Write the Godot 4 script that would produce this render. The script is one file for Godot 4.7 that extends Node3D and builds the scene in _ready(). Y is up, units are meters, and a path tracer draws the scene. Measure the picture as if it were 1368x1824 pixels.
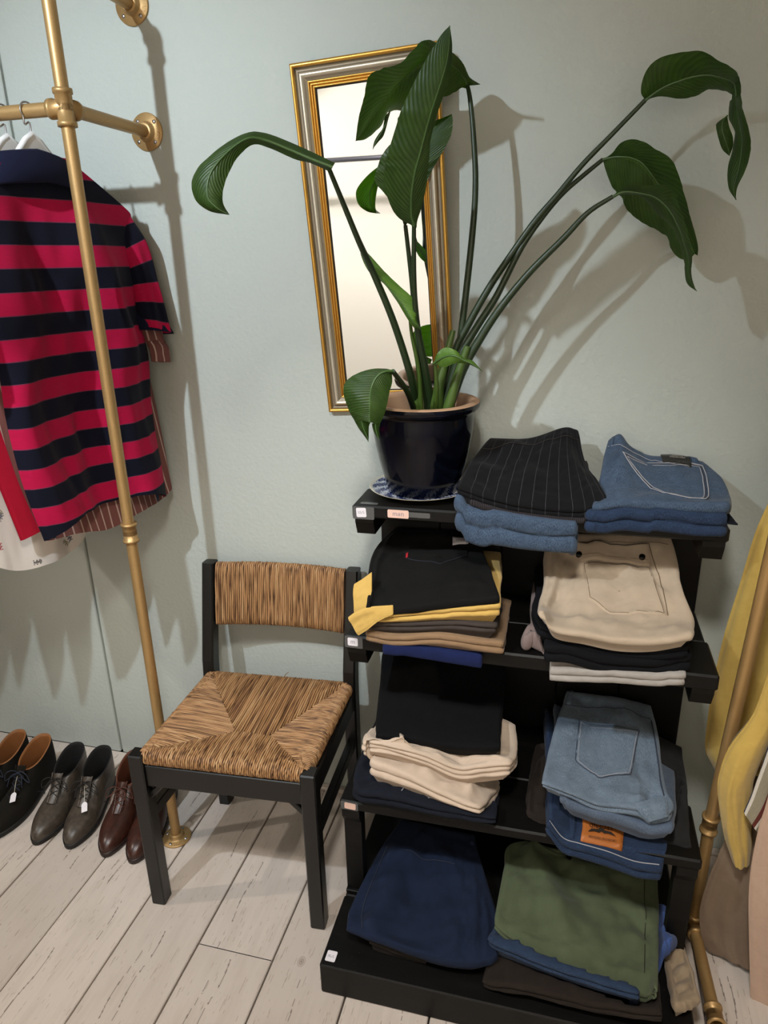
extends Node3D
# A corner of a second-hand clothes shop: clothes rail, rush chair, stepped shelf with folded trousers, plant, mirror.

const LEAVES = {"arch": {"s": [[-0.406, 1.702, 0.445, -0.406, 1.71, 0.43, -0.416, 1.697, 0.43], [-0.437, 1.714, 0.454, -0.437, 1.725, 0.439, -0.447, 1.711, 0.439], [-0.472, 1.729, 0.463, -0.482, 1.745, 0.448, -0.471, 1.717, 0.448], [-0.51, 1.744, 0.478, -0.519, 1.758, 0.463, -0.507, 1.733, 0.463], [-0.534, 1.745, 0.496, -0.546, 1.755, 0.481, -0.531, 1.738, 0.481], [-0.566, 1.722, 0.514, -0.592, 1.729, 0.499, -0.553, 1.717, 0.499], [-0.59, 1.691, 0.528, -0.628, 1.694, 0.513, -0.567, 1.688, 0.513], [-0.594, 1.658, 0.535, -0.627, 1.659, 0.52, -0.574, 1.664, 0.52], [-0.579, 1.64, 0.534, -0.603, 1.638, 0.519, -0.575, 1.647, 0.519], [-0.563, 1.63, 0.525, -0.57, 1.631, 0.51, -0.57, 1.631, 0.51]], "k": 1}, "young": {"s": [[-0.409, 1.579, 0.28, -0.411, 1.579, 0.27, -0.411, 1.579, 0.27], [-0.401, 1.558, 0.28, -0.412, 1.564, 0.27, -0.395, 1.565, 0.27], [-0.382, 1.532, 0.279, -0.397, 1.533, 0.269, -0.364, 1.532, 0.269], [-0.357, 1.503, 0.273, -0.368, 1.509, 0.263, -0.336, 1.505, 0.263], [-0.331, 1.471, 0.27, -0.344, 1.477, 0.26, -0.311, 1.482, 0.26], [-0.312, 1.442, 0.27, -0.324, 1.445, 0.26, -0.301, 1.458, 0.26], [-0.301, 1.429, 0.266, -0.31, 1.425, 0.256, -0.304, 1.442, 0.256], [-0.294, 1.421, 0.26, -0.296, 1.42, 0.25, -0.296, 1.42, 0.25]], "k": 2}, "tall": {"s": [[-0.289, 1.611, 0.342, -0.298, 1.614, 0.33, -0.287, 1.608, 0.33], [-0.291, 1.626, 0.353, -0.316, 1.624, 0.341, -0.283, 1.62, 0.341], [-0.289, 1.644, 0.365, -0.328, 1.642, 0.353, -0.273, 1.64, 0.353], [-0.284, 1.666, 0.381, -0.336, 1.678, 0.369, -0.263, 1.664, 0.369], [-0.275, 1.694, 0.396, -0.331, 1.703, 0.384, -0.255, 1.695, 0.384], [-0.264, 1.719, 0.407, -0.324, 1.719, 0.395, -0.251, 1.712, 0.395], [-0.253, 1.745, 0.42, -0.309, 1.75, 0.408, -0.246, 1.738, 0.408], [-0.239, 1.775, 0.437, -0.289, 1.787, 0.425, -0.231, 1.775, 0.425], [-0.225, 1.803, 0.449, -0.265, 1.821, 0.437, -0.215, 1.807, 0.437], [-0.212, 1.832, 0.46, -0.242, 1.85, 0.448, -0.206, 1.836, 0.448], [-0.206, 1.855, 0.471, -0.22, 1.872, 0.459, -0.203, 1.859, 0.459], [-0.203, 1.877, 0.482, -0.205, 1.88, 0.47, -0.205, 1.88, 0.47]], "k": 0}, "drape": {"s": [[-0.23, 1.876, 0.1, -0.205, 1.876, 0.1, -0.234, 1.871, 0.1], [-0.236, 1.889, 0.107, -0.22, 1.881, 0.14, -0.246, 1.877, 0.08], [-0.25, 1.905, 0.117, -0.227, 1.893, 0.183, -0.262, 1.874, 0.063], [-0.28, 1.92, 0.13, -0.249, 1.911, 0.23, -0.298, 1.867, 0.05], [-0.314, 1.912, 0.143, -0.288, 1.922, 0.243, -0.335, 1.857, 0.063], [-0.352, 1.884, 0.153, -0.339, 1.888, 0.253, -0.371, 1.848, 0.073], [-0.38, 1.856, 0.16, -0.384, 1.875, 0.26, -0.397, 1.844, 0.08], [-0.408, 1.825, 0.167, -0.411, 1.836, 0.233, -0.409, 1.81, 0.113], [-0.43, 1.795, 0.173, -0.43, 1.799, 0.207, -0.429, 1.787, 0.147], [-0.442, 1.779, 0.18, -0.442, 1.779, 0.18, -0.442, 1.779, 0.18]], "k": 3}, "drapecurl": {"s": [[-0.37, 1.828, 0.18, -0.371, 1.829, 0.175, -0.371, 1.829, 0.175], [-0.375, 1.821, 0.178, -0.371, 1.827, 0.173, -0.382, 1.819, 0.173], [-0.38, 1.807, 0.176, -0.376, 1.815, 0.171, -0.388, 1.8, 0.171], [-0.391, 1.79, 0.175, -0.386, 1.788, 0.17, -0.398, 1.789, 0.17], [-0.401, 1.776, 0.175, -0.398, 1.776, 0.17, -0.406, 1.778, 0.17], [-0.408, 1.763, 0.175, -0.41, 1.764, 0.17, -0.41, 1.764, 0.17]], "k": 0}, "hidden": {"s": [[-0.32, 1.615, 0.278, -0.317, 1.614, 0.29, -0.317, 1.614, 0.29], [-0.325, 1.641, 0.285, -0.349, 1.664, 0.297, -0.294, 1.642, 0.297], [-0.323, 1.674, 0.291, -0.37, 1.69, 0.303, -0.268, 1.697, 0.303], [-0.306, 1.711, 0.298, -0.365, 1.712, 0.31, -0.246, 1.728, 0.31], [-0.285, 1.744, 0.298, -0.344, 1.746, 0.31, -0.229, 1.757, 0.31], [-0.263, 1.771, 0.295, -0.298, 1.771, 0.307, -0.226, 1.781, 0.307], [-0.231, 1.795, 0.288, -0.229, 1.793, 0.3, -0.229, 1.793, 0.3]], "k": 0}, "crest": {"s": [[0.105, 1.823, 0.124, 0.105, 1.824, 0.12, 0.105, 1.824, 0.12], [0.123, 1.835, 0.128, 0.095, 1.835, 0.134, 0.131, 1.829, 0.116], [0.141, 1.843, 0.132, 0.096, 1.856, 0.148, 0.161, 1.824, 0.112], [0.161, 1.848, 0.136, 0.107, 1.873, 0.162, 0.177, 1.824, 0.108], [0.182, 1.852, 0.14, 0.132, 1.881, 0.176, 0.195, 1.828, 0.104], [0.207, 1.852, 0.144, 0.176, 1.881, 0.19, 0.218, 1.837, 0.1], [0.233, 1.844, 0.148, 0.216, 1.862, 0.194, 0.24, 1.833, 0.104], [0.248, 1.836, 0.152, 0.244, 1.841, 0.198, 0.252, 1.827, 0.108], [0.253, 1.825, 0.154, 0.251, 1.822, 0.2, 0.255, 1.821, 0.11], [0.257, 1.806, 0.154, 0.257, 1.798, 0.2, 0.253, 1.805, 0.11], [0.264, 1.779, 0.154, 0.267, 1.771, 0.2, 0.257, 1.781, 0.11], [0.274, 1.747, 0.154, 0.283, 1.735, 0.19, 0.267, 1.761, 0.118], [0.276, 1.72, 0.154, 0.286, 1.713, 0.18, 0.264, 1.73, 0.126], [0.275, 1.692, 0.154, 0.283, 1.689, 0.17, 0.26, 1.697, 0.134], [0.271, 1.664, 0.154, 0.276, 1.664, 0.16, 0.265, 1.665, 0.142], [0.278, 1.644, 0.154, 0.278, 1.644, 0.15, 0.278, 1.644, 0.15]], "k": 0}, "crestcurl": {"s": [[0.244, 1.783, 0.161, 0.245, 1.784, 0.155, 0.245, 1.784, 0.155], [0.237, 1.774, 0.165, 0.245, 1.778, 0.159, 0.229, 1.773, 0.159], [0.237, 1.759, 0.169, 0.249, 1.764, 0.163, 0.227, 1.765, 0.163], [0.245, 1.74, 0.17, 0.257, 1.747, 0.164, 0.233, 1.747, 0.164], [0.251, 1.728, 0.168, 0.259, 1.733, 0.162, 0.242, 1.729, 0.162], [0.255, 1.717, 0.166, 0.256, 1.717, 0.16, 0.256, 1.717, 0.16]], "k": 0}, "broad": {"s": [[0.037, 1.729, 0.106, 0.037, 1.73, 0.1, 0.037, 1.73, 0.1], [0.056, 1.732, 0.111, 0.053, 1.738, 0.12, 0.045, 1.71, 0.093], [0.072, 1.731, 0.116, 0.068, 1.753, 0.14, 0.059, 1.682, 0.086], [0.09, 1.728, 0.116, 0.095, 1.754, 0.155, 0.078, 1.664, 0.074], [0.112, 1.716, 0.116, 0.128, 1.736, 0.16, 0.093, 1.639, 0.07], [0.14, 1.684, 0.111, 0.162, 1.713, 0.155, 0.119, 1.618, 0.065], [0.167, 1.652, 0.106, 0.181, 1.675, 0.15, 0.152, 1.601, 0.06], [0.187, 1.622, 0.101, 0.196, 1.64, 0.14, 0.176, 1.584, 0.059], [0.204, 1.596, 0.096, 0.212, 1.607, 0.12, 0.184, 1.561, 0.066], [0.219, 1.567, 0.091, 0.229, 1.569, 0.1, 0.201, 1.545, 0.073], [0.227, 1.552, 0.086, 0.234, 1.549, 0.08, 0.217, 1.54, 0.08]], "k": 0}, "slim": {"s": [[0.059, 1.657, 0.174, 0.059, 1.658, 0.17, 0.059, 1.658, 0.17], [0.078, 1.665, 0.174, 0.073, 1.672, 0.181, 0.081, 1.661, 0.162], [0.105, 1.662, 0.174, 0.095, 1.673, 0.192, 0.109, 1.657, 0.154], [0.132, 1.654, 0.178, 0.128, 1.671, 0.206, 0.129, 1.641, 0.149], [0.153, 1.638, 0.182, 0.15, 1.668, 0.218, 0.147, 1.622, 0.148], [0.169, 1.618, 0.184, 0.167, 1.648, 0.22, 0.165, 1.606, 0.15], [0.184, 1.592, 0.184, 0.184, 1.61, 0.22, 0.181, 1.587, 0.15], [0.196, 1.564, 0.182, 0.197, 1.575, 0.218, 0.194, 1.559, 0.148], [0.204, 1.543, 0.178, 0.206, 1.549, 0.206, 0.202, 1.534, 0.149], [0.207, 1.519, 0.173, 0.21, 1.521, 0.191, 0.204, 1.516, 0.153], [0.215, 1.501, 0.169, 0.217, 1.503, 0.175, 0.211, 1.497, 0.156], [0.228, 1.484, 0.164, 0.228, 1.484, 0.16, 0.228, 1.484, 0.16]], "k": 0}, "low": {"s": [[-0.34, 1.346, 0.316, -0.344, 1.343, 0.3, -0.344, 1.343, 0.3], [-0.353, 1.346, 0.326, -0.353, 1.349, 0.31, -0.343, 1.337, 0.31], [-0.366, 1.339, 0.336, -0.38, 1.35, 0.32, -0.341, 1.323, 0.32], [-0.374, 1.324, 0.346, -0.41, 1.342, 0.33, -0.344, 1.307, 0.33], [-0.378, 1.305, 0.351, -0.433, 1.326, 0.335, -0.346, 1.292, 0.335], [-0.378, 1.281, 0.356, -0.437, 1.302, 0.34, -0.35, 1.273, 0.34], [-0.379, 1.263, 0.356, -0.429, 1.273, 0.34, -0.356, 1.256, 0.34], [-0.379, 1.25, 0.356, -0.42, 1.254, 0.34, -0.364, 1.242, 0.34]], "k": 4}, "lowtip": {"s": [[-0.399, 1.252, 0.348, -0.42, 1.255, 0.34, -0.382, 1.246, 0.34], [-0.395, 1.234, 0.348, -0.408, 1.233, 0.34, -0.386, 1.237, 0.34], [-0.388, 1.218, 0.348, -0.395, 1.215, 0.34, -0.387, 1.217, 0.34], [-0.386, 1.207, 0.348, -0.388, 1.205, 0.34, -0.388, 1.205, 0.34]], "k": 4}, "lowtipb": {"s": [[-0.371, 1.245, 0.346, -0.38, 1.244, 0.34, -0.362, 1.244, 0.34], [-0.369, 1.229, 0.346, -0.377, 1.229, 0.34, -0.365, 1.232, 0.34], [-0.366, 1.218, 0.346, -0.37, 1.216, 0.34, -0.364, 1.219, 0.34], [-0.364, 1.211, 0.346, -0.366, 1.21, 0.34, -0.366, 1.21, 0.34]], "k": 4}, "sprout": {"s": [[-0.271, 1.352, 0.25, -0.272, 1.35, 0.24, -0.272, 1.35, 0.24], [-0.257, 1.362, 0.257, -0.264, 1.371, 0.247, -0.264, 1.349, 0.247], [-0.239, 1.37, 0.263, -0.246, 1.385, 0.253, -0.247, 1.346, 0.253], [-0.221, 1.37, 0.27, -0.223, 1.38, 0.26, -0.225, 1.354, 0.26], [-0.205, 1.362, 0.27, -0.205, 1.364, 0.26, -0.209, 1.355, 0.26], [-0.19, 1.356, 0.27, -0.189, 1.36, 0.26, -0.193, 1.352, 0.26], [-0.168, 1.341, 0.27, -0.169, 1.34, 0.26, -0.169, 1.34, 0.26]], "k": 2}}
const STEMS = {"arch": [[[-0.328, 1.24, 0.15], [-0.332, 1.324, 0.197], [-0.356, 1.438, 0.243], [-0.385, 1.537, 0.29], [-0.395, 1.586, 0.337], [-0.408, 1.648, 0.383], [-0.416, 1.699, 0.43]], 0.009, 0.004], "young": [[[-0.315, 1.243, 0.16], [-0.315, 1.335, 0.19], [-0.321, 1.402, 0.22], [-0.319, 1.439, 0.25]], 0.006, 0.003], "tall": [[[-0.292, 1.241, 0.15], [-0.299, 1.336, 0.195], [-0.305, 1.421, 0.24], [-0.302, 1.505, 0.285], [-0.292, 1.612, 0.33]], 0.009, 0.004], "drape": [[[-0.259, 1.238, 0.14], [-0.242, 1.346, 0.134], [-0.232, 1.406, 0.129], [-0.214, 1.587, 0.123], [-0.209, 1.694, 0.117], [-0.216, 1.787, 0.111], [-0.224, 1.847, 0.106], [-0.231, 1.876, 0.1]], 0.009, 0.004], "hidden": [[[-0.304, 1.239, 0.14], [-0.309, 1.339, 0.177], [-0.315, 1.447, 0.215], [-0.315, 1.525, 0.252], [-0.317, 1.614, 0.29]], 0.008, 0.004], "crest": [[[-0.277, 1.237, 0.14], [-0.247, 1.356, 0.138], [-0.214, 1.424, 0.136], [-0.174, 1.495, 0.133], [-0.136, 1.552, 0.131], [-0.088, 1.619, 0.129], [-0.046, 1.667, 0.127], [-0.001, 1.72, 0.124], [0.048, 1.768, 0.122], [0.105, 1.824, 0.12]], 0.009, 0.004], "broad": [[[-0.265, 1.241, 0.16], [-0.236, 1.343, 0.153], [-0.198, 1.413, 0.147], [-0.162, 1.47, 0.14], [-0.141, 1.512, 0.133], [-0.109, 1.576, 0.127], [-0.07, 1.632, 0.12], [-0.035, 1.672, 0.113], [0.0, 1.701, 0.107], [0.037, 1.73, 0.1]], 0.009, 0.004], "slim": [[[-0.252, 1.241, 0.18], [-0.221, 1.329, 0.179], [-0.191, 1.385, 0.177], [-0.149, 1.451, 0.176], [-0.092, 1.522, 0.174], [-0.028, 1.586, 0.173], [0.015, 1.631, 0.171], [0.059, 1.658, 0.17]], 0.011, 0.004], "low": [[[-0.331, 1.237, 0.16], [-0.332, 1.292, 0.23], [-0.344, 1.343, 0.3]], 0.007, 0.005], "sprout": [[[-0.277, 1.247, 0.19], [-0.27, 1.298, 0.215], [-0.268, 1.348, 0.24]], 0.006, 0.004]}
const FOLDED = [
	{"n": "jeans_fold", "c": [[-0.208, 1.098, 0.29], [0.031, 1.072, 0.29], [0.035, 1.085, 0.06], [-0.195, 1.085, 0.06]], "t": [0.085, 0.072, 0.045, 0.045]},
	{"n": "corduroy", "c": [[-0.182, 1.093, 0.285], [0.068, 1.072, 0.275], [0.05, 1.11, 0.06], [-0.18, 1.115, 0.06]], "t": [0.018, 0.012, 0.022, 0.022]},
	{"n": "pinstripe", "c": [[-0.207, 1.108, 0.29], [0.089, 1.089, 0.262], [0.024, 1.182, 0.06], [-0.169, 1.157, 0.07]], "f": [[-0.147, 1.088, 0.284], [-0.087, 1.077, 0.279], [-0.021, 1.07, 0.273], [0.044, 1.07, 0.268]], "r": [[0.067, 1.109, 0.195], [0.044, 1.126, 0.127]], "b": [[-0.08, 1.16, 0.067], [-0.006, 1.186, 0.063]], "l": [[-0.197, 1.129, 0.18]], "t": [0.02, 0.03, 0.05, 0.045]},
	{"n": "jeans_under", "c": [[0.059, 1.071, 0.285], [0.312, 1.09, 0.27], [0.31, 1.105, 0.08], [0.1, 1.105, 0.08]], "f": [[0.094, 1.087, 0.28], [0.195, 1.087, 0.275]], "t": [0.05, 0.05, 0.055, 0.055]},
	{"n": "jeans_corner", "c": [[0.12, 1.062, 0.2], [0.344, 1.039, 0.235], [0.315, 1.075, 0.12], [0.12, 1.07, 0.12]], "t": [0.02, 0.02, 0.03, 0.03]},
	{"n": "jeans_pocket", "c": [[0.068, 1.079, 0.275], [0.315, 1.095, 0.262], [0.298, 1.12, 0.06], [0.098, 1.163, 0.06]], "f": [[0.118, 1.092, 0.272], [0.175, 1.091, 0.268], [0.248, 1.091, 0.265]], "r": [[0.331, 1.085, 0.195], [0.324, 1.105, 0.127]], "b": [[0.12, 1.175, 0.06], [0.145, 1.147, 0.06], [0.187, 1.129, 0.06], [0.243, 1.129, 0.06]], "l": [[0.078, 1.09, 0.203], [0.088, 1.126, 0.132]], "t": [0.018, 0.025, 0.045, 0.05]},
	{"n": "navy_low", "c": [[-0.355, 0.768, 0.375], [-0.144, 0.757, 0.375], [-0.2, 0.79, 0.07], [-0.4, 0.79, 0.07]], "t": [0.03, 0.03, 0.02, 0.02]},
	{"n": "tan", "c": [[-0.391, 0.788, 0.375], [-0.102, 0.796, 0.372], [-0.108, 0.765, 0.12], [-0.42, 0.825, 0.08]], "f": [[-0.336, 0.784, 0.374], [-0.237, 0.8, 0.373], [-0.153, 0.797, 0.373]], "t": [0.024, 0.03, 0.03, 0.03]},
	{"n": "umber", "c": [[-0.388, 0.813, 0.37], [-0.118, 0.837, 0.372], [-0.126, 0.783, 0.16], [-0.41, 0.85, 0.09]], "f": [[-0.311, 0.819, 0.371], [-0.213, 0.833, 0.371]], "t": [0.024, 0.022, 0.022, 0.022]},
	{"n": "yellow", "c": [[-0.384, 0.846, 0.375], [-0.113, 0.894, 0.372], [-0.14, 0.875, 0.08], [-0.41, 0.88, 0.08]], "f": [[-0.31, 0.852, 0.374], [-0.213, 0.872, 0.373], [-0.155, 0.886, 0.373]], "t": [0.02, 0.03, 0.02, 0.022]},
	{"n": "black_flap", "c": [[-0.384, 0.862, 0.385], [-0.116, 0.902, 0.372], [-0.196, 0.923, 0.08], [-0.399, 0.918, 0.075]], "f": [[-0.372, 0.851, 0.382], [-0.308, 0.862, 0.38], [-0.231, 0.879, 0.377], [-0.166, 0.893, 0.375]], "r": [[-0.138, 0.907, 0.275], [-0.165, 0.903, 0.177]], "l": [[-0.406, 0.869, 0.307], [-0.42, 0.895, 0.23], [-0.422, 0.904, 0.153]], "t": [0.02, 0.02, 0.04, 0.04]},
	{"n": "grey_low", "c": [[0.005, 0.749, 0.378], [0.258, 0.766, 0.365], [0.255, 0.795, 0.1], [-0.01, 0.795, 0.1]], "t": [0.03, 0.03, 0.025, 0.025]},
	{"n": "mauve", "c": [[-0.045, 0.807, 0.33], [0.008, 0.794, 0.34], [0.02, 0.85, 0.08], [-0.045, 0.884, 0.09]], "l": [[-0.053, 0.8, 0.334], [-0.042, 0.83, 0.292], [-0.042, 0.865, 0.193]], "t": [0.04, 0.045, 0.06, 0.08]},
	{"n": "navy_mid", "c": [[-0.006, 0.805, 0.38], [0.265, 0.824, 0.35], [0.27, 0.835, 0.1], [-0.01, 0.835, 0.1]], "f": [[0.075, 0.806, 0.37], [0.184, 0.806, 0.36]], "t": [0.04, 0.045, 0.035, 0.035]},
	{"n": "navy_upper", "c": [[-0.022, 0.841, 0.36], [0.257, 0.828, 0.36], [0.265, 0.85, 0.1], [-0.045, 0.848, 0.09]], "f": [[0.075, 0.816, 0.36], [0.183, 0.812, 0.36]], "l": [[-0.041, 0.833, 0.27], [-0.038, 0.831, 0.18]], "t": [0.03, 0.03, 0.04, 0.04]},
	{"n": "cargo", "c": [[-0.02, 0.883, 0.385], [0.255, 0.865, 0.378], [0.241, 0.958, 0.1], [-0.021, 0.937, 0.09]], "f": [[0.001, 0.854, 0.384], [0.061, 0.847, 0.382], [0.131, 0.84, 0.381], [0.199, 0.847, 0.379]], "r": [[0.269, 0.855, 0.308], [0.26, 0.88, 0.239], [0.252, 0.909, 0.169]], "l": [[-0.026, 0.86, 0.311], [-0.019, 0.874, 0.238], [-0.02, 0.896, 0.164]], "t": [0.015, 0.02, 0.04, 0.04]},
	{"n": "dark_jeans", "c": [[-0.397, 0.431, 0.455], [-0.102, 0.414, 0.452], [-0.12, 0.43, 0.1], [-0.41, 0.44, 0.1]], "f": [[-0.323, 0.43, 0.454], [-0.196, 0.417, 0.453]], "l": [[-0.418, 0.425, 0.426], [-0.422, 0.43, 0.346]], "t": [0.042, 0.022, 0.045, 0.05]},
	{"n": "cream_low", "c": [[-0.373, 0.497, 0.435], [-0.132, 0.438, 0.455], [-0.102, 0.4, 0.33], [-0.36, 0.49, 0.1]], "f": [[-0.325, 0.488, 0.44], [-0.266, 0.474, 0.445], [-0.196, 0.451, 0.45]], "r": [[-0.116, 0.418, 0.393]], "t": [0.045, 0.022, 0.04, 0.05]},
	{"n": "cream_top", "c": [[-0.38, 0.543, 0.425], [-0.076, 0.523, 0.4], [-0.078, 0.512, 0.26], [-0.37, 0.525, 0.1]], "f": [[-0.329, 0.539, 0.42], [-0.253, 0.521, 0.415], [-0.185, 0.496, 0.41], [-0.13, 0.508, 0.405]], "r": [[-0.068, 0.515, 0.355]], "l": [[-0.39, 0.54, 0.403]], "t": [0.03, 0.04, 0.05, 0.05]},
	{"n": "black_flat", "c": [[-0.369, 0.543, 0.4], [-0.099, 0.554, 0.395], [-0.119, 0.573, 0.09], [-0.434, 0.566, 0.09]], "f": [[-0.308, 0.545, 0.399], [-0.239, 0.543, 0.397], [-0.169, 0.545, 0.396]], "r": [[-0.105, 0.547, 0.293], [-0.112, 0.54, 0.192]], "l": [[-0.394, 0.536, 0.297], [-0.415, 0.546, 0.193]], "t": [0.02, 0.02, 0.05, 0.05]},
	{"n": "slate", "c": [[0.221, 0.39, 0.4], [0.306, 0.376, 0.41], [0.323, 0.411, 0.12], [0.236, 0.461, 0.14]], "r": [[0.309, 0.422, 0.313], [0.317, 0.405, 0.217]], "t": [0.03, 0.025, 0.05, 0.05]},
	{"n": "brown_end", "c": [[-0.02, 0.381, 0.4], [0.059, 0.373, 0.42], [0.06, 0.44, 0.12], [-0.013, 0.358, 0.15]], "l": [[-0.025, 0.395, 0.378], [-0.023, 0.415, 0.326]], "t": [0.045, 0.03, 0.06, 0.06]},
	{"n": "patch_jeans", "c": [[0.02, 0.425, 0.455], [0.244, 0.368, 0.465], [0.294, 0.348, 0.25], [0.0, 0.46, 0.1]], "f": [[0.05, 0.388, 0.457], [0.085, 0.382, 0.459], [0.139, 0.376, 0.461], [0.196, 0.364, 0.463]], "l": [[0.022, 0.43, 0.415]], "t": [0.035, 0.04, 0.06, 0.06]},
	{"n": "grey_jeans", "c": [[0.044, 0.498, 0.435], [0.259, 0.453, 0.437], [0.29, 0.424, 0.23], [0.02, 0.475, 0.1]], "f": [[0.064, 0.473, 0.435], [0.133, 0.462, 0.436], [0.213, 0.443, 0.436]], "r": [[0.273, 0.44, 0.377]], "t": [0.03, 0.026, 0.03, 0.03]},
	{"n": "wash_jeans", "c": [[0.006, 0.516, 0.44], [0.254, 0.479, 0.425], [0.243, 0.506, 0.1], [0.05, 0.508, 0.085]], "f": [[0.062, 0.5, 0.437], [0.122, 0.479, 0.434], [0.194, 0.481, 0.431], [0.222, 0.464, 0.428]], "r": [[0.258, 0.482, 0.403], [0.247, 0.488, 0.352], [0.246, 0.5, 0.213]], "b": [[0.115, 0.511, 0.09], [0.175, 0.513, 0.095]], "l": [[0.015, 0.512, 0.35], [0.039, 0.51, 0.166]], "t": [0.018, 0.03, 0.045, 0.045]},
	{"n": "dark_under", "c": [[-0.349, 0.127, 0.575], [-0.221, 0.133, 0.58], [-0.22, 0.104, 0.5], [-0.34, 0.104, 0.5]], "t": [0.018, 0.018, 0.02, 0.02]},
	{"n": "navy_chino", "c": [[-0.4, 0.15, 0.572], [-0.075, 0.145, 0.562], [-0.163, 0.15, 0.25], [-0.355, 0.151, 0.24]], "f": [[-0.345, 0.145, 0.579], [-0.207, 0.14, 0.592], [-0.134, 0.14, 0.588], [-0.099, 0.142, 0.578]], "r": [[-0.082, 0.14, 0.474], [-0.122, 0.145, 0.371]], "l": [[-0.408, 0.147, 0.517], [-0.386, 0.15, 0.363]], "t": [0.02, 0.025, 0.05, 0.04]},
	{"n": "espresso", "c": [[-0.087, 0.116, 0.6], [0.248, 0.158, 0.615], [0.26, 0.125, 0.3], [-0.06, 0.125, 0.28]], "f": [[-0.003, 0.132, 0.605], [0.12, 0.133, 0.61]], "t": [0.028, 0.03, 0.03, 0.03]},
	{"n": "blue_under", "c": [[-0.084, 0.17, 0.545], [0.206, 0.185, 0.605], [0.21, 0.14, 0.47], [-0.05, 0.14, 0.42]], "f": [[-0.046, 0.182, 0.565], [0.09, 0.175, 0.585]], "t": [0.03, 0.022, 0.035, 0.035]},
	{"n": "azure_end", "c": [[0.22, 0.176, 0.52], [0.289, 0.175, 0.46], [0.283, 0.139, 0.33], [0.18, 0.17, 0.32]], "r": [[0.306, 0.125, 0.395]], "t": [0.05, 0.045, 0.05, 0.05]},
	{"n": "sand_roll", "c": [[0.293, 0.135, 0.575], [0.332, 0.127, 0.545], [0.315, 0.108, 0.4], [0.291, 0.091, 0.42]], "r": [[0.33, 0.114, 0.472]], "l": [[0.291, 0.112, 0.497]], "t": [0.03, 0.03, 0.04, 0.04]},
	{"n": "green", "c": [[-0.076, 0.183, 0.52], [0.24, 0.194, 0.6], [0.279, 0.144, 0.27], [-0.03, 0.181, 0.27]], "f": [[-0.049, 0.173, 0.533], [0.021, 0.163, 0.547], [0.091, 0.154, 0.56], [0.175, 0.147, 0.573], [0.227, 0.157, 0.587]], "r": [[0.256, 0.166, 0.49], [0.269, 0.143, 0.38]], "l": [[-0.075, 0.186, 0.488], [-0.069, 0.184, 0.366], [-0.068, 0.182, 0.298]], "t": [0.016, 0.03, 0.045, 0.045]}]
const FEAT = {"jp_pocket": [[0.224, 0.711], [0.404, 0.451], [0.627, 0.104], [0.85, 0.093], [0.882, 0.543], [0.931, 0.843]], "jp_label": [[0.644, 0.805], [0.825, 0.756], [0.904, 1.02], [0.685, 1.015]], "jp_band": [[-0.0, 0.88], [0.236, 0.802], [0.523, 0.857], [0.716, 0.786], [0.94, 0.846]], "bf_flap": [[0.369, 0.535], [0.612, 0.438], [0.841, 0.63], [0.866, 0.74], [0.602, 0.695], [0.357, 0.666]], "bf_tag": [[0.721, 0.784], [0.877, 0.812], [0.881, 0.888], [0.72, 0.861]], "bf_tab": [[0.355, 0.568], [0.37, 0.578], [0.357, 0.648], [0.34, 0.638]], "bf_button": [[0.596, 0.545]], "cg_pocket": [[0.311, 0.758], [0.385, 0.39], [0.522, 0.296], [0.858, 0.326], [0.811, 0.754]], "cg_flap": [[0.295, 0.781], [0.807, 0.758], [0.818, 0.895], [0.205, 0.904]], "cg_snap": [[0.277, 0.82], [0.756, 0.811]], "cg_seam": [[0.819, 0.9], [0.866, 0.659], [0.868, 0.324]], "cg_band": [[0.036, 0.922], [0.443, 0.931], [0.975, 0.914]], "wj_pocket": [[0.18, 0.618], [0.2, 0.348], [0.372, 0.264], [0.604, 0.385], [0.817, 0.722]], "wj_band": [[0.002, 0.709], [0.33, 0.81], [0.66, 0.857], [0.978, 0.867]], "wj_loop": [[0.02, 0.717], [0.067, 0.732], [0.064, 0.959], [0.016, 0.957]], "wj_seam": [[0.988, 0.855], [0.998, 0.568], [0.955, 0.251]], "pj_label": [[0.4, 0.027], [0.7, 0.08], [0.668, 0.376], [0.322, 0.464]], "pj_loop": [[0.27, 0.023], [0.325, 0.024], [0.24, 0.493], [0.188, 0.504]], "pj_loopb": [[0.017, 0.483], [0.083, 0.483], [0.095, 0.585], [0.038, 0.584]], "gr_button": [[0.385, 0.878]], "gr_seam": [[0.914, 0.971], [0.905, 0.58], [0.836, 0.125]], "gr_band": [[0.095, 0.898], [0.346, 0.946], [0.629, 0.977], [0.923, 0.995]], "nc_welt": [[0.238, 0.717], [0.412, 0.713], [0.661, 0.712]], "nc_seam": [[0.047, 0.727], [0.083, 0.464], [0.135, 0.009]], "nc_loop": [[0.916, 0.911], [0.975, 0.909], [1.014, 0.993], [0.954, 0.994]], "dj_stitch": [[0.391, 0.031], [0.454, 0.24], [0.545, 0.024], [0.652, 0.093]], "ct_loop": [[0.245, 0.405], [0.276, 0.068], [0.262, 0.517], [0.233, 0.52]], "ps_band": [[0.004, 0.763], [0.182, 0.799], [0.454, 0.841], [1.012, 0.889]]}
const MIRROR = {"at": [-0.441, 1.582, 0.037], "x": [0.999, 0.049, 0.0], "y": [-0.049, 0.997, 0.055], "z": [0.003, -0.055, 0.998], "w": 0.323, "h": 0.761}
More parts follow.
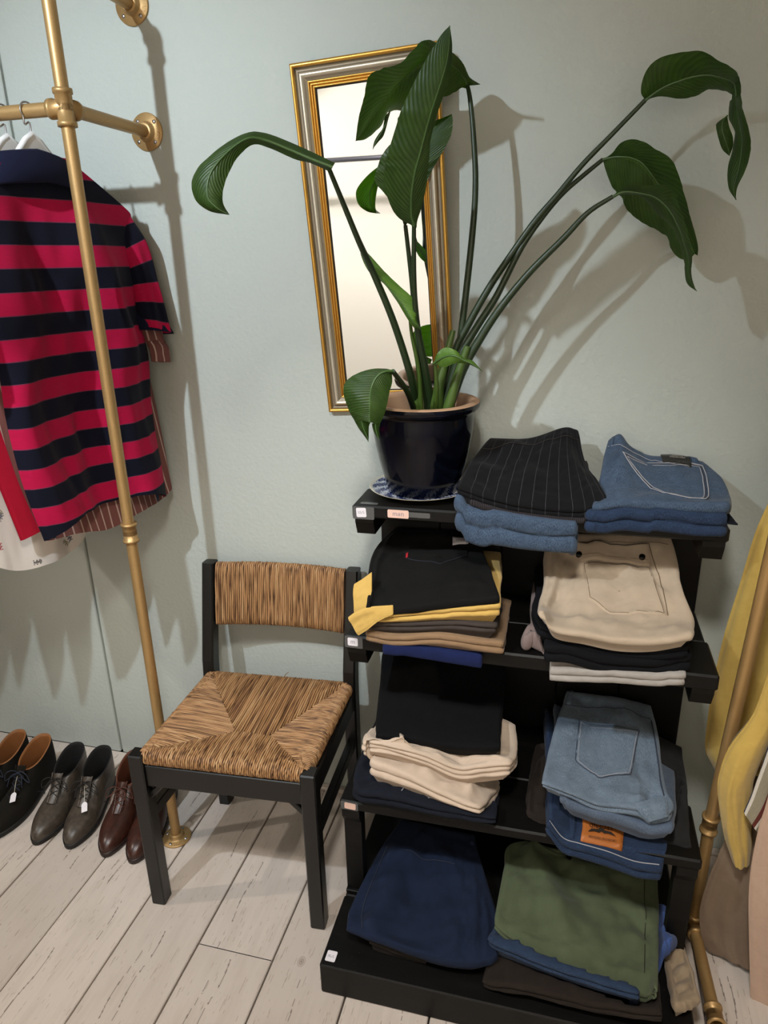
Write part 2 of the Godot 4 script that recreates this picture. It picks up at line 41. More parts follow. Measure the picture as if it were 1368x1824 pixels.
const RACK = {"sleeve_l": [[0.411, 0.78, 0.36], [0.397, 0.684, 0.36], [0.365, 0.602, 0.36], [0.355, 0.534, 0.36], [0.357, 0.49, 0.36], [0.37, 0.43, 0.36], [0.383, 0.379, 0.36], [0.396, 0.345, 0.36], [0.406, 0.321, 0.36]], "sleeve_r": [[0.469, 0.738, 0.36], [0.449, 0.67, 0.36], [0.435, 0.614, 0.36], [0.425, 0.554, 0.36], [0.422, 0.514, 0.36], [0.427, 0.457, 0.36], [0.434, 0.407, 0.36], [0.441, 0.363, 0.36], [0.443, 0.32, 0.36]], "body_l": [[0.428, 1.182, 0.17], [0.416, 1.087, 0.17], [0.397, 0.999, 0.17], [0.384, 0.882, 0.17], [0.369, 0.757, 0.17], [0.362, 0.626, 0.17], [0.363, 0.504, 0.17], [0.368, 0.449, 0.17], [0.387, 0.409, 0.17]], "body_r": [[0.569, 1.179, 0.22], [0.576, 1.09, 0.22], [0.583, 0.997, 0.22], [0.581, 0.899, 0.22], [0.581, 0.784, 0.22], [0.581, 0.662, 0.22], [0.566, 0.559, 0.22], [0.556, 0.483, 0.22], [0.546, 0.404, 0.22]], "taupe_l": [[0.405, 0.514, 0.33], [0.401, 0.379, 0.33], [0.389, 0.298, 0.33], [0.377, 0.222, 0.33], [0.37, 0.127, 0.33], [0.382, 0.052, 0.33], [0.397, 0.012, 0.33]], "taupe_r": [[0.521, 0.533, 0.36], [0.532, 0.406, 0.36], [0.533, 0.331, 0.36], [0.534, 0.253, 0.36], [0.541, 0.174, 0.36], [0.548, 0.092, 0.36], [0.552, 0.028, 0.36]], "blush_l": [[0.433, 0.566, 0.42], [0.427, 0.468, 0.42], [0.427, 0.366, 0.42], [0.434, 0.277, 0.42], [0.452, 0.154, 0.42], [0.472, 0.025, 0.42], [0.491, -0.11, 0.42]], "blush_r": [[0.558, 0.564, 0.42], [0.563, 0.484, 0.42], [0.569, 0.386, 0.42], [0.577, 0.283, 0.42], [0.587, 0.161, 0.42], [0.597, 0.031, 0.42], [0.608, -0.105, 0.42]], "stripe_l": [[0.426, 0.733, 0.4], [0.422, 0.642, 0.4], [0.415, 0.567, 0.4], [0.408, 0.517, 0.4], [0.401, 0.479, 0.4]], "stripe_r": [[0.547, 0.664, 0.4], [0.542, 0.584, 0.4], [0.534, 0.515, 0.4], [0.516, 0.44, 0.4], [0.486, 0.375, 0.4]], "foot_a": [0.373, 0.03, 0.286], "foot_b": [0.384, 0.03, 0.51], "top": [0.397, 0.954, 0.31], "mid": [0.373, 0.336, 0.285], "flap_a": [[-0.398, 0.9, 0.31], [-0.416, 0.888, 0.325], [-0.432, 0.879, 0.335]], "flap_b": [[-0.383, 0.845, 0.372], [-0.405, 0.833, 0.368], [-0.427, 0.82, 0.36]], "leg_a": [[-0.332, 0.862, 0.384], [-0.384, 0.853, 0.386], [-0.414, 0.839, 0.388], [-0.432, 0.824, 0.388]], "leg_b": [[-0.33, 0.844, 0.392], [-0.361, 0.826, 0.394], [-0.386, 0.803, 0.395], [-0.408, 0.785, 0.394]]}


var names := {}
var M := {}
var rng := RandomNumberGenerator.new()
var nz := FastNoiseLite.new()
var nf := FastNoiseLite.new()

# ------------------------------------------------------------------ helpers
func v3(a) -> Vector3:
	return Vector3(a[0], a[1], a[2])

func numbered(n: String) -> String:
	if not names.has(n):
		names[n] = 0
		return n
	names[n] += 1
	return "%s_%03d" % [n, names[n]]

func tag(o: Node, label := "", category := "", group := "", kind := ""):
	if label != "": o.set_meta("label", label)
	if category != "": o.set_meta("category", category)
	if group != "": o.set_meta("group", group)
	if kind != "": o.set_meta("kind", kind)
	return o

func thing(called: String, label: String, category: String, at := Vector3.ZERO, group := "") -> Node3D:
	var o := Node3D.new()
	o.name = numbered(called)
	add_child(o)
	o.position = at
	tag(o, label, category, group)
	return o

func structure(called: String) -> Node3D:
	var o := Node3D.new()
	o.name = numbered(called)
	add_child(o)
	o.set_meta("kind", "structure")
	return o

func start() -> SurfaceTool:
	var st := SurfaceTool.new()
	st.begin(Mesh.PRIMITIVE_TRIANGLES)
	return st

# commits a SurfaceTool as one named mesh; vertices are given in world space, so the parent's place is taken off
func done(st: SurfaceTool, called: String, m: Material, parent: Node, smooth := true) -> MeshInstance3D:
	if smooth: st.generate_normals()
	var o := MeshInstance3D.new()
	o.mesh = st.commit()
	o.name = called
	o.material_override = m
	o.cast_shadow = GeometryInstance3D.SHADOW_CASTING_SETTING_ON
	parent.add_child(o, true)
	var p := Vector3.ZERO
	var q: Node = parent
	while q is Node3D and q != self:
		p += (q as Node3D).position
		q = q.get_parent()
	o.position = -p
	return o

func tri(st: SurfaceTool, a: Vector3, b: Vector3, c: Vector3):
	st.add_vertex(a); st.add_vertex(b); st.add_vertex(c)

func quad(st: SurfaceTool, a: Vector3, b: Vector3, c: Vector3, d: Vector3, flat := false):
	st.set_smooth_group(-1 if flat else 0)
	tri(st, a, b, c)
	tri(st, a, c, d)

# rows of points -> smooth sheet; uv (metres) and colours optional
func sheet(st: SurfaceTool, rows: Array, uvs: Array = [], cols: Array = [], wrap := false):
	st.set_smooth_group(0)
	for i in rows.size() - 1:
		var n: int = rows[i].size()
		for j in (n if wrap else n - 1):
			var k: int = (j + 1) % n
			for q in [[i, j], [i + 1, j], [i + 1, k], [i, j], [i + 1, k], [i, k]]:
				if uvs.size(): st.set_uv(uvs[q[0]][q[1]])
				if cols.size(): st.set_color(cols[q[0]][q[1]])
				st.add_vertex(rows[q[0]][q[1]])

func frame_of(t: Vector3) -> Array:
	var up := Vector3.UP if absf(t.y) < 0.9 else Vector3.RIGHT
	var a := t.cross(up).normalized()
	return [a, a.cross(t).normalized()]

func tube(st: SurfaceTool, pts: Array, r0: float, r1: float, sides := 10, cap := true, col = null, squash := 1.0):
	var rows := []
	var cols := []
	var n := pts.size()
	var a := Vector3.ZERO
	for i in n:
		var t: Vector3 = (pts[mini(i + 1, n - 1)] - pts[maxi(i - 1, 0)]).normalized()
		if i == 0:
			a = frame_of(t)[0]
		else:
			a = (a - t * a.dot(t)).normalized()
		var b := t.cross(a)
		var r := lerpf(r0, r1, float(i) / maxf(1, n - 1))
		var row := []
		var cr := []
		for k in sides:
			var w := TAU * k / sides
			row.append(pts[i] + a * cos(w) * r + b * sin(w) * r * squash)
			if col != null: cr.append(col[i] if col is Array else col)
		rows.append(row)
		if col != null: cols.append(cr)
	sheet(st, rows, [], cols, true)
	if cap:
		for e in [0, n - 1]:
			for k in sides:
				st.set_smooth_group(-1)
				if col != null: st.set_color(cols[e][0])
				tri(st, pts[e], rows[e][(k + 1) % sides], rows[e][k])

# profile of [along, radius] pairs turned about an axis; a sharp corner is a repeated pair
func lathe(st: SurfaceTool, at: Vector3, axis: Vector3, prof: Array, segs := 32, uvr := false):
	var f := frame_of(axis)
	var rows := []
	var uvs := []
	for p in prof:
		var row := []
		var ur := []
		for k in segs:
			var w := TAU * k / segs
			row.append(at + axis * p[0] + (f[0] * cos(w) + f[1] * sin(w)) * p[1])
			ur.append(Vector2(0.5 + cos(w) * p[1], 0.5 + sin(w) * p[1]))
		rows.append(row)
		uvs.append(ur)
	var i := 0
	while i < rows.size() - 1:
		st.set_smooth_group(0)
		for j in segs:
			var k := (j + 1) % segs
			for q in [[i, j], [i + 1, j], [i + 1, k], [i, j], [i + 1, k], [i, k]]:
				if uvr: st.set_uv(uvs[q[0]][q[1]])
				st.add_vertex(rows[q[0]][q[1]])
		i += 1

# chamfered box: centre, half size, bevel, axes
func box(st: SurfaceTool, c: Vector3, h: Vector3, bev := 0.002, bas := Basis.IDENTITY, uvscale := 0.0):
	st.set_smooth_group(-1)
	var b := minf(bev, minf(h.x, minf(h.y, h.z)) * 0.9)
	var P := func(x: float, y: float, z: float): return c + bas * Vector3(x, y, z)
	for ax in 3:
		for s in [-1.0, 1.0]:
			var u := (ax + 1) % 3
			var w := (ax + 2) % 3
			var q := []
			for e in [[-1, -1], [1, -1], [1, 1], [-1, 1]]:
				var p := Vector3.ZERO
				p[ax] = s * h[ax]
				p[u] = e[0] * (h[u] - b)
				p[w] = e[1] * (h[w] - b)
				q.append(P.call(p.x, p.y, p.z))
			if s > 0: quad(st, q[0], q[3], q[2], q[1], true)
			else: quad(st, q[0], q[1], q[2], q[3], true)
	for ax in 3:
		var u := (ax + 1) % 3
		var w := (ax + 2) % 3
		for su in [-1.0, 1.0]:
			for sw in [-1.0, 1.0]:
				var q := []
				for e in [[-1, 0], [1, 0], [1, 1], [-1, 1]]:
					var p := Vector3.ZERO
					p[ax] = e[0] * (h[ax] - b)
					p[u] = su * (h[u] if e[1] == 0 else h[u] - b)
					p[w] = sw * (h[w] - b if e[1] == 0 else h[w])
					q.append(P.call(p.x, p.y, p.z))
				if su * sw > 0: quad(st, q[0], q[1], q[2], q[3], true)
				else: quad(st, q[0], q[3], q[2], q[1], true)
	for sx in [-1.0, 1.0]:
		for sy in [-1.0, 1.0]:
			for sz in [-1.0, 1.0]:
				var A: Vector3 = P.call(sx * h.x, sy * (h.y - b), sz * (h.z - b))
				var B: Vector3 = P.call(sx * (h.x - b), sy * h.y, sz * (h.z - b))
				var C: Vector3 = P.call(sx * (h.x - b), sy * (h.y - b), sz * h.z)
				if sx * sy * sz > 0: tri(st, A, C, B)
				else: tri(st, A, B, C)

func block(parent: Node, called: String, lo: Vector3, hi: Vector3, m: Material, bev := 0.002) -> MeshInstance3D:
	var st := start()
	box(st, (lo + hi) / 2, (hi - lo) / 2, bev)
	return done(st, called, m, parent)

# beam from a to b with half width (sideways) and half height
func beam(st: SurfaceTool, a: Vector3, b: Vector3, hw: float, hh: float, bev := 0.003, side := Vector3.RIGHT):
	var t := (b - a).normalized()
	var x := (side - t * side.dot(t)).normalized()
	var y := t.cross(x)
	box(st, (a + b) / 2, Vector3(hw, hh, a.distance_to(b) / 2), bev, Basis(x, y, t))

func pipe(parent: Node, called: String, a: Vector3, b: Vector3, r: float, m: Material, sides := 24) -> MeshInstance3D:
	var st := start()
	tube(st, [a, a.lerp(b, 0.5), b], r, r, sides)
	return done(st, called, m, parent)

# flat polygon (2D) with thickness, in a plane of origin o, axes x y, normal n
func prism(st: SurfaceTool, poly: PackedVector2Array, o: Vector3, x: Vector3, y: Vector3, n: Vector3, depth: float):
	st.set_smooth_group(-1)
	var t := Geometry2D.triangulate_polygon(poly)
	for i in range(0, t.size(), 3):
		var a := []
		for k in 3: a.append(o + x * poly[t[i + k]].x + y * poly[t[i + k]].y)
		tri(st, a[0] + n * depth, a[1] + n * depth, a[2] + n * depth)
		tri(st, a[2], a[1], a[0])
	for i in poly.size():
		var p := poly[i]
		var q := poly[(i + 1) % poly.size()]
		var A := o + x * p.x + y * p.y
		var B := o + x * q.x + y * q.y
		quad(st, A, B, B + n * depth, A + n * depth, true)

func cr(pts: Array, t: float) -> Vector3:
	var n := pts.size() - 1
	var x := t * n
	var i := mini(int(x), n - 1)
	var f := x - i
	var p1: Vector3 = pts[i]
	var p2: Vector3 = pts[i + 1]
	var p0: Vector3 = pts[i - 1] if i > 0 else 2 * p1 - p2
	var p3: Vector3 = pts[i + 2] if i + 2 <= n else 2 * p2 - p1
	return 0.5 * ((2 * p1) + (p2 - p0) * f + (2 * p0 - 5 * p1 + 4 * p2 - p3) * f * f + (3 * p1 - p0 - 3 * p2 + p3) * f * f * f)

func vs(a: Array) -> Array:
	var o := []
	for p in a: o.append(v3(p))
	return o

func smooth_path(pts: Array, n: int) -> Array:
	var o := []
	for i in n + 1: o.append(cr(pts, float(i) / n))
	return o

func text(parent: Node, called: String, words: String, size: float, m: Material, at: Transform3D, font := "Droid Sans", depth := 0.0006):
	var t := TextMesh.new()
	var f := SystemFont.new()
	f.font_names = PackedStringArray([font])
	t.font = f
	t.text = words
	t.font_size = 32
	t.pixel_size = size / 32.0
	t.depth = depth
	var o := MeshInstance3D.new()
	o.mesh = t
	o.name = called
	o.material_override = m
	parent.add_child(o, true)
	var p := Vector3.ZERO
	var q: Node = parent
	while q is Node3D and q != self:
		p += (q as Node3D).position
		q = q.get_parent()
	o.transform = Transform3D(at.basis, at.origin - p)
	return o

# ------------------------------------------------------------------ materials
func mat(c: Color, rough := 0.8, metal := 0.0) -> StandardMaterial3D:
	var m := StandardMaterial3D.new()
	m.albedo_color = c
	m.roughness = rough
	m.metallic = metal
	return m

func picture(w: int, h: int, f: Callable) -> ImageTexture:
	var im := Image.create(w, h, false, Image.FORMAT_RGB8)
	for y in h:
		for x in w:
			im.set_pixel(x, y, f.call(x, y))
	return ImageTexture.create_from_image(im)

func tiled(n: FastNoiseLite, x: float, y: float, w: float, h: float) -> float:
	# noise that repeats over w by h
	var a := x / w * TAU
	var b := y / h * TAU
	return n.get_noise_3d(cos(a) * w / TAU + cos(b) * h / TAU * 0.37, sin(a) * w / TAU, sin(b) * h / TAU + cos(b) * h / TAU)

# woven cloth: dark and light thread, twill strength
func cloth_mat(dark: Color, light: Color, twill := 0.0, blotch := 0.5, rough := 0.92, period := 5) -> StandardMaterial3D:
	var t := picture(200, 200, func(x: int, y: int):
		var k := 0.5 + 0.35 * blotch * tiled(nz, x * 0.6, y * 0.6, 120, 120)
		k += (0.14 + 0.2 * twill) * (rng.randf() - 0.5)
		if twill > 0.3: k += 0.5 * nz.get_noise_2d(fposmod(x * 7.0, 1400.0), y * 2.0) * clampf(minf(minf(x, 199 - x), minf(y, 199 - y)) / 20.0, 0, 1)
		if twill > 0: k += twill * (0.25 if (x + 2 * y) % period < 2 else -0.15)
		return dark.lerp(light, clampf(k, 0, 1)))
	var m := mat(Color.WHITE, rough)
	m.albedo_texture = t
	m.uv1_scale = Vector3(7, 7, 7)
	m.vertex_color_use_as_albedo = true
	m.rim_enabled = true
	m.rim = clampf(light.get_luminance() * 0.55 - 0.05, 0.0, 0.3)
	m.metallic_specular = 0.32
	m.rim_tint = 0.6
	return m

func stripe_mat(rows: Array, vertical: bool, scale: float, rough := 0.9) -> StandardMaterial3D:
	# rows: [width, colour] bands over one repeat
	var n := 256
	var total := 0.0
	for b in rows: total += b[0]
	var t := picture(n if vertical else 16, 16 if vertical else n, func(x: int, y: int):
		var p: float = (x if vertical else y) * total / n
		var c: Color = rows[0][1]
		for b in rows:
			c = b[1]
			p -= b[0]
			if p < 0: break
		return c.lerp(Color.BLACK, 0.1 * rng.randf()))
	var m := mat(Color.WHITE, rough)
	m.albedo_texture = t
	m.uv1_scale = Vector3(scale, scale, scale)
	m.rim_enabled = true
	m.rim = 0.06
	m.metallic_specular = 0.32
	return m

func leaf_mat(dark: Color, light: Color, back: Color, rough := 0.45) -> StandardMaterial3D:
	# u runs along the leaf, v across with the midrib at 0.5: side veins sweep out and forward
	var t := picture(256, 128, func(x: int, y: int):
		var v := (y - 64.0) / 64.0
		var s := x - absf(v) * 46.0
		var vein := pow(0.5 + 0.5 * sin(s * TAU / 8.0), 4.0)
		var k := 0.35 + 0.25 * nz.get_noise_2d(x * 0.5, y * 0.5) + 0.28 * vein
		if absf(v) < 0.05: k += 0.5
		return dark.lerp(light, clampf(k, 0, 1)))
	var b := picture(256, 128, func(x: int, y: int):
		var v := (y - 64.0) / 64.0
		var s := x - absf(v) * 46.0
		var k := 0.5 + 0.4 * sin(s * TAU / 8.0) + 0.1 * sin(s * TAU / 40.0)
		return Color(k, k, k))
	var m := mat(Color.WHITE, rough)
	m.albedo_texture = t
	m.heightmap_enabled = true
	m.heightmap_texture = b
	m.heightmap_scale = 0.08
	m.backlight_enabled = true
	m.backlight = back
	return m

func make_materials():
	nz.seed = 7; nz.frequency = 0.05; nz.fractal_octaves = 4
	nf.seed = 21; nf.frequency = 1.0; nf.fractal_octaves = 3
	rng.seed = 11
	# painted plaster
	var relief := NoiseTexture2D.new()
	relief.width = 512; relief.height = 512; relief.seamless = true
	var rn := FastNoiseLite.new()
	rn.seed = 3; rn.frequency = 0.035; rn.fractal_octaves = 5
	relief.noise = rn
	var wall := mat(Color(0.69, 0.71, 0.685), 0.82)
	wall.uv1_triplanar = true
	wall.uv1_world_triplanar = true
	wall.uv1_scale = Vector3(3.4, 3.4, 3.4)
	wall.heightmap_enabled = true
	wall.heightmap_texture = relief
	wall.heightmap_scale = 0.075
	M.wall = wall
	var cream := mat(Color(0.9, 0.88, 0.855), 0.85)
	M.cream = cream
	M.ceiling = mat(Color(0.88, 0.87, 0.84), 0.9)
	# white-stained planks
	M.plank = []
	for s in 4:
		var g := FastNoiseLite.new()
		g.seed = 40 + s; g.frequency = 0.02; g.fractal_octaves = 4
		var tone: float = [0.0, 0.025, -0.02, 0.01][s]
		var knots := []
		for i in 1: knots.append(Vector2(rng.randf_range(20, 108), rng.randf_range(40, 980)))
		var lines := []
		for i in 6: lines.append([rng.randf_range(8, 120), rng.randf_range(0, 1000), rng.randf_range(60, 260)])
		var t := picture(128, 1024, func(x: int, y: int):
			var grain := g.get_noise_2d(x * 5.5, y * 0.28)
			var fine := g.get_noise_2d(x * 22.0 + 300, y * 0.9)
			var blot := g.get_noise_2d(x * 0.9 + 900, y * 0.35)
			var c := Color(0.76 + tone, 0.715 + tone, 0.68 + tone)
			c = c.lerp(Color(0.66, 0.61, 0.57), clampf(grain * 0.4 + blot * 0.6 + 0.18, 0, 1) * 0.5)
			if fine > 0.47: c = c.lerp(Color(0.48, 0.42, 0.37), clampf((fine - 0.47) * 5, 0, 0.4))
			for l in lines:
				if y > l[1] and y < l[1] + l[2] and absf(x - l[0] - 2.5 * sin(y * 0.05 + l[1])) < 0.7 and fine > -0.12:
					c = c.lerp(Color(0.30, 0.26, 0.23), 0.65)
			for k in knots:
				var d: float = Vector2((x - k.x) * 1.1, (y - k.y) * 0.75).length()
				if d < 7: c = c.lerp(Color(0.44, 0.38, 0.33), 0.55 * (1.0 - d / 9.0) + 0.2 * sin(d * 2.2))
			return c)
		var m := mat(Color.WHITE, 0.55)
		m.albedo_texture = t
		M.plank.append(m)
	M.gap = mat(Color(0.16, 0.13, 0.11), 0.95)
	# brushed gold pipe
	var brush := picture(64, 256, func(x: int, y: int):
		var k := 0.92 + 0.08 * rng.randf()
		return Color(0.70 * k, 0.565 * k, 0.37 * k))
	var gold := mat(Color.WHITE, 0.42, 0.5)
	gold.albedo_texture = brush
	gold.uv1_triplanar = true
	gold.uv1_scale = Vector3(9, 9, 9)
	M.gold = gold
	M.steel = mat(Color(0.72, 0.72, 0.74), 0.25, 1.0)
	M.white_plastic = mat(Color(0.88, 0.87, 0.86), 0.35)
	# black painted wood with rubbed edges and scuffs
	var bw := FastNoiseLite.new()
	bw.seed = 77; bw.frequency = 0.03; bw.fractal_octaves = 4
	var scuff := picture(256, 256, func(x: int, y: int):
		var a := tiled(bw, x * 0.3, y * 2.4, 76.8, 614)
		var c := Color(0.02, 0.019, 0.018).lerp(Color(0.052, 0.046, 0.042), clampf(a * 0.9 + 0.4, 0, 1))
		if rng.randf() < 0.0012: c = Color(0.33, 0.25, 0.18)
		return c)
	var black := mat(Color.WHITE, 0.5)
	black.albedo_texture = scuff
	black.uv1_triplanar = true
	black.uv1_world_triplanar = true
	black.uv1_scale = Vector3(2.5, 2.5, 2.5)
	black.metallic_specular = 0.35
	M.black = black
	M.black_chair = mat(Color(0.045, 0.043, 0.042), 0.36)
	var rush := mat(Color.WHITE, 0.6)
	rush.vertex_color_use_as_albedo = true
	M.rush = rush
	M.rush_under = mat(Color(0.2, 0.12, 0.06), 0.9)
	# mirror frame
	M.frame_gold = mat(Color(0.80, 0.61, 0.29), 0.34, 0.8)
	M.frame_silver = mat(Color(0.8, 0.76, 0.68), 0.35, 0.6)
	M.frame_taupe = mat(Color(0.5, 0.45, 0.37), 0.5, 0.4)
	M.frame_dark = mat(Color(0.16, 0.11, 0.07), 0.7)
	M.glass = mat(Color(0.93, 0.94, 0.94), 0.015, 1.0)
	# pot and plate
	var glaze := picture(256, 256, func(x: int, y: int):
		var k := clampf(0.35 + 0.8 * tiled(nz, x * 0.8, y * 0.12, 204.8, 30.7), 0, 1)
		return Color(0.012, 0.016, 0.045).lerp(Color(0.045, 0.06, 0.14), k * k))
	var pot := mat(Color.WHITE, 0.12)
	pot.albedo_texture = glaze
	pot.uv1_triplanar = true
	pot.uv1_scale = Vector3(3, 3, 3)
	pot.metallic_specular = 0.36
	M.pot = pot
	M.clay = mat(Color(0.62, 0.49, 0.38), 0.75)
	M.soil = mat(Color(0.1, 0.07, 0.05), 0.95)
	var blue := picture(256, 256, func(x: int, y: int):
		var p := Vector2(x - 128, y - 128) / 128.0
		var d := p.length()
		var w := nz.get_noise_2d(x * 3.0, y * 3.0) + 0.35 * sin(atan2(p.y, p.x) * 14.0 + d * 22.0)
		var c := Color(0.82, 0.83, 0.84)
		if w > 0.02: c = Color(0.13, 0.17, 0.36)
		elif w > -0.12: c = Color(0.42, 0.47, 0.62)
		if d > 0.93: c = Color(0.86, 0.83, 0.76)
		return c)
	var plate := mat(Color.WHITE, 0.15)
	plate.albedo_texture = blue
	plate.uv1_scale = Vector3(4.1, 4.1, 1)
	plate.uv1_offset = Vector3(0.5 - 0.5 * 4.1, 0.5 - 0.5 * 4.1, 0)
	M.plate = plate
	M.plate_rim = mat(Color(0.84, 0.8, 0.7), 0.2)
	# plant
	M.leaf = leaf_mat(Color(0.155, 0.24, 0.085), Color(0.31, 0.41, 0.195), Color(0.8, 1.0, 0.04), 0.42)
	M.leaf_young = leaf_mat(Color(0.22, 0.36, 0.08), Color(0.42, 0.55, 0.22), Color(0.4, 0.6, 0.1), 0.35)
	M.rib = mat(Color(0.22, 0.33, 0.15), 0.4)
	M.stem = mat(Color(0.115, 0.18, 0.085), 0.4)
	M.stem_pale = mat(Color(0.25, 0.34, 0.13), 0.4)
	M.dry = mat(Color(0.42, 0.3, 0.2), 0.8)
	# paper
	M.paper = mat(Color(0.86, 0.84, 0.86), 0.6)
	M.paper_pink = mat(Color(0.86, 0.72, 0.66), 0.6)
	M.tape = mat(Color(0.3, 0.3, 0.3), 0.25)
	M.ink = mat(Color(0.45, 0.44, 0.5), 0.7)
	M.string = mat(Color(0.75, 0.72, 0.66), 0.9)
	# cloth
	M.denim_mid = cloth_mat(Color(0.125, 0.17, 0.24), Color(0.325, 0.395, 0.48), 0.5)
	M.denim_blue = cloth_mat(Color(0.07, 0.11, 0.19), Color(0.185, 0.255, 0.36), 0.45)
	M.denim_wash = cloth_mat(Color(0.27, 0.325, 0.395), Color(0.49, 0.545, 0.60), 0.4)
	M.denim_grey = cloth_mat(Color(0.22, 0.27, 0.35), Color(0.40, 0.45, 0.52), 0.4)
	M.denim_royal = cloth_mat(Color(0.08, 0.12, 0.20), Color(0.21, 0.285, 0.385), 0.4)
	M.denim_dark = cloth_mat(Color(0.035, 0.045, 0.075), Color(0.10, 0.12, 0.17), 0.4)
	M.black_cloth = cloth_mat(Color(0.03, 0.028, 0.028), Color(0.068, 0.064, 0.062), 0.1)
	M.black_matt = cloth_mat(Color(0.016, 0.017, 0.023), Color(0.034, 0.035, 0.044), 0.05)
	M.navy = cloth_mat(Color(0.018, 0.02, 0.032), Color(0.04, 0.044, 0.068), 0.1)
	M.navy_bright = cloth_mat(Color(0.05, 0.08, 0.2), Color(0.1, 0.15, 0.34), 0.1)
	M.chino = cloth_mat(Color(0.045, 0.073, 0.14), Color(0.115, 0.165, 0.265), 0.25)
	M.tan = cloth_mat(Color(0.44, 0.35, 0.26), Color(0.58, 0.47, 0.36), 0.1)
	M.umber = cloth_mat(Color(0.19, 0.165, 0.155), Color(0.28, 0.245, 0.23), 0.1)
	M.yellow = cloth_mat(Color(0.68, 0.55, 0.28), Color(0.80, 0.665, 0.385), 0.1)
	M.cargo = cloth_mat(Color(0.61, 0.545, 0.47), Color(0.725, 0.66, 0.585), 0.05)
	M.cream_cloth = cloth_mat(Color(0.69, 0.61, 0.54), Color(0.80, 0.73, 0.66), 0.05)
	M.grey_cloth = cloth_mat(Color(0.5, 0.48, 0.46), Color(0.68, 0.66, 0.64), 0.2)
	M.mauve = cloth_mat(Color(0.42, 0.36, 0.35), Color(0.52, 0.46, 0.45), 0.05)
	M.slate = cloth_mat(Color(0.1, 0.1, 0.105), Color(0.17, 0.17, 0.175), 0.1)
	M.brown = cloth_mat(Color(0.09, 0.07, 0.06), Color(0.18, 0.15, 0.13), 0.1)
	M.green = cloth_mat(Color(0.245, 0.28, 0.20), Color(0.37, 0.405, 0.31), 0.15)
	M.azure = cloth_mat(Color(0.16, 0.23, 0.42), Color(0.3, 0.4, 0.62), 0.1)
	M.sand = cloth_mat(Color(0.5, 0.43, 0.35), Color(0.64, 0.57, 0.48), 0.1)
	M.cord = stripe_mat([[1, Color(0.10, 0.09, 0.10)], [1, Color(0.2, 0.18, 0.19)]], true, 260)
	M.pin = stripe_mat([[0.0235, Color(0.03, 0.03, 0.042)], [0.0009, Color(0.24, 0.24, 0.26)]], true, 41.0)
	M.stitch = mat(Color(0.60, 0.60, 0.62), 0.9)
	M.stitch_tan = mat(Color(0.40, 0.325, 0.25), 0.9)
	M.stitch_dim = mat(Color(0.16, 0.18, 0.24), 0.9)
	M.leather = mat(Color(0.63, 0.36, 0.14), 0.55)
	M.leather_dark = mat(Color(0.07, 0.06, 0.055), 0.45)
	M.print_dark = mat(Color(0.12, 0.08, 0.05), 0.7)
	M.print_silver = mat(Color(0.6, 0.58, 0.55), 0.5)
	M.button_dark = mat(Color(0.07, 0.06, 0.05), 0.3)
	M.red_tab = mat(Color(0.66, 0.09, 0.14), 0.8)
	var crimson := Color(0.70, 0.035, 0.25)
	var ink := Color(0.03, 0.038, 0.115)
	M.polo = stripe_mat([[0.043, crimson], [0.0018, Color(0.45, 0.2, 0.3)], [0.044, ink], [0.0018, Color(0.45, 0.2, 0.3)]], false, 11.0)
	M.polo_navy = cloth_mat(Color(0.05, 0.06, 0.14), Color(0.09, 0.10, 0.2), 0.0, 0.3)
	M.candy = stripe_mat([[0.018, Color(0.46, 0.29, 0.27)], [0.0035, Color(0.72, 0.62, 0.58)]], true, 46.0)
	M.crimson = cloth_mat(Color(0.6, 0.04, 0.14), Color(0.72, 0.07, 0.2), 0.0, 0.3)
	var marks := []
	for i in 26: marks.append([Vector2(rng.randf() * 256, rng.randf() * 256), rng.randf() * TAU, i % 4])
	var cartoon := picture(256, 256, func(x: int, y: int):
		var c := Color(0.82, 0.79, 0.76)
		for k in marks:
			var d: Vector2 = (Vector2(x, y) - k[0]).rotated(k[1])
			if absf(d.x) < 9 and absf(d.y) < 4.5 + 2.0 * sin(d.x * 0.9) and nz.get_noise_2d(x * 9.0, y * 9.0) > -0.1:
				c = [Color(0.2, 0.22, 0.28), Color(0.55, 0.16, 0.2), Color(0.42, 0.4, 0.3), Color(0.15, 0.13, 0.14)][k[2]]
		return c)
	var pm := mat(Color.WHITE, 0.9)
	pm.albedo_texture = cartoon
	pm.uv1_scale = Vector3(3.6, 3.6, 1)
	M.printed = pm
	M.multi = stripe_mat([[0.02, Color(0.55, 0.52, 0.45)], [0.008, Color(0.35, 0.17, 0.14)], [0.006, Color(0.8, 0.78, 0.74)], [0.012, Color(0.55, 0.52, 0.45)], [0.007, Color(0.12, 0.15, 0.28)], [0.006, Color(0.8, 0.78, 0.74)]], true, 17.0)
	M.wool = cloth_mat(Color(0.65, 0.54, 0.26), Color(0.77, 0.655, 0.36), 0.0, 0.6)
	M.wool.rim = 0.6
	M.taupe = cloth_mat(Color(0.43, 0.36, 0.30), Color(0.53, 0.46, 0.39), 0.05)
	M.blush = cloth_mat(Color(0.66, 0.55, 0.48), Color(0.75, 0.65, 0.58), 0.05)
	# shoes
	M.suede = cloth_mat(Color(0.045, 0.036, 0.026), Color(0.12, 0.10, 0.075), 0.0, 0.9, 0.95)
	var hide := FastNoiseLite.new()
	hide.seed = 5; hide.frequency = 0.09; hide.fractal_octaves = 4
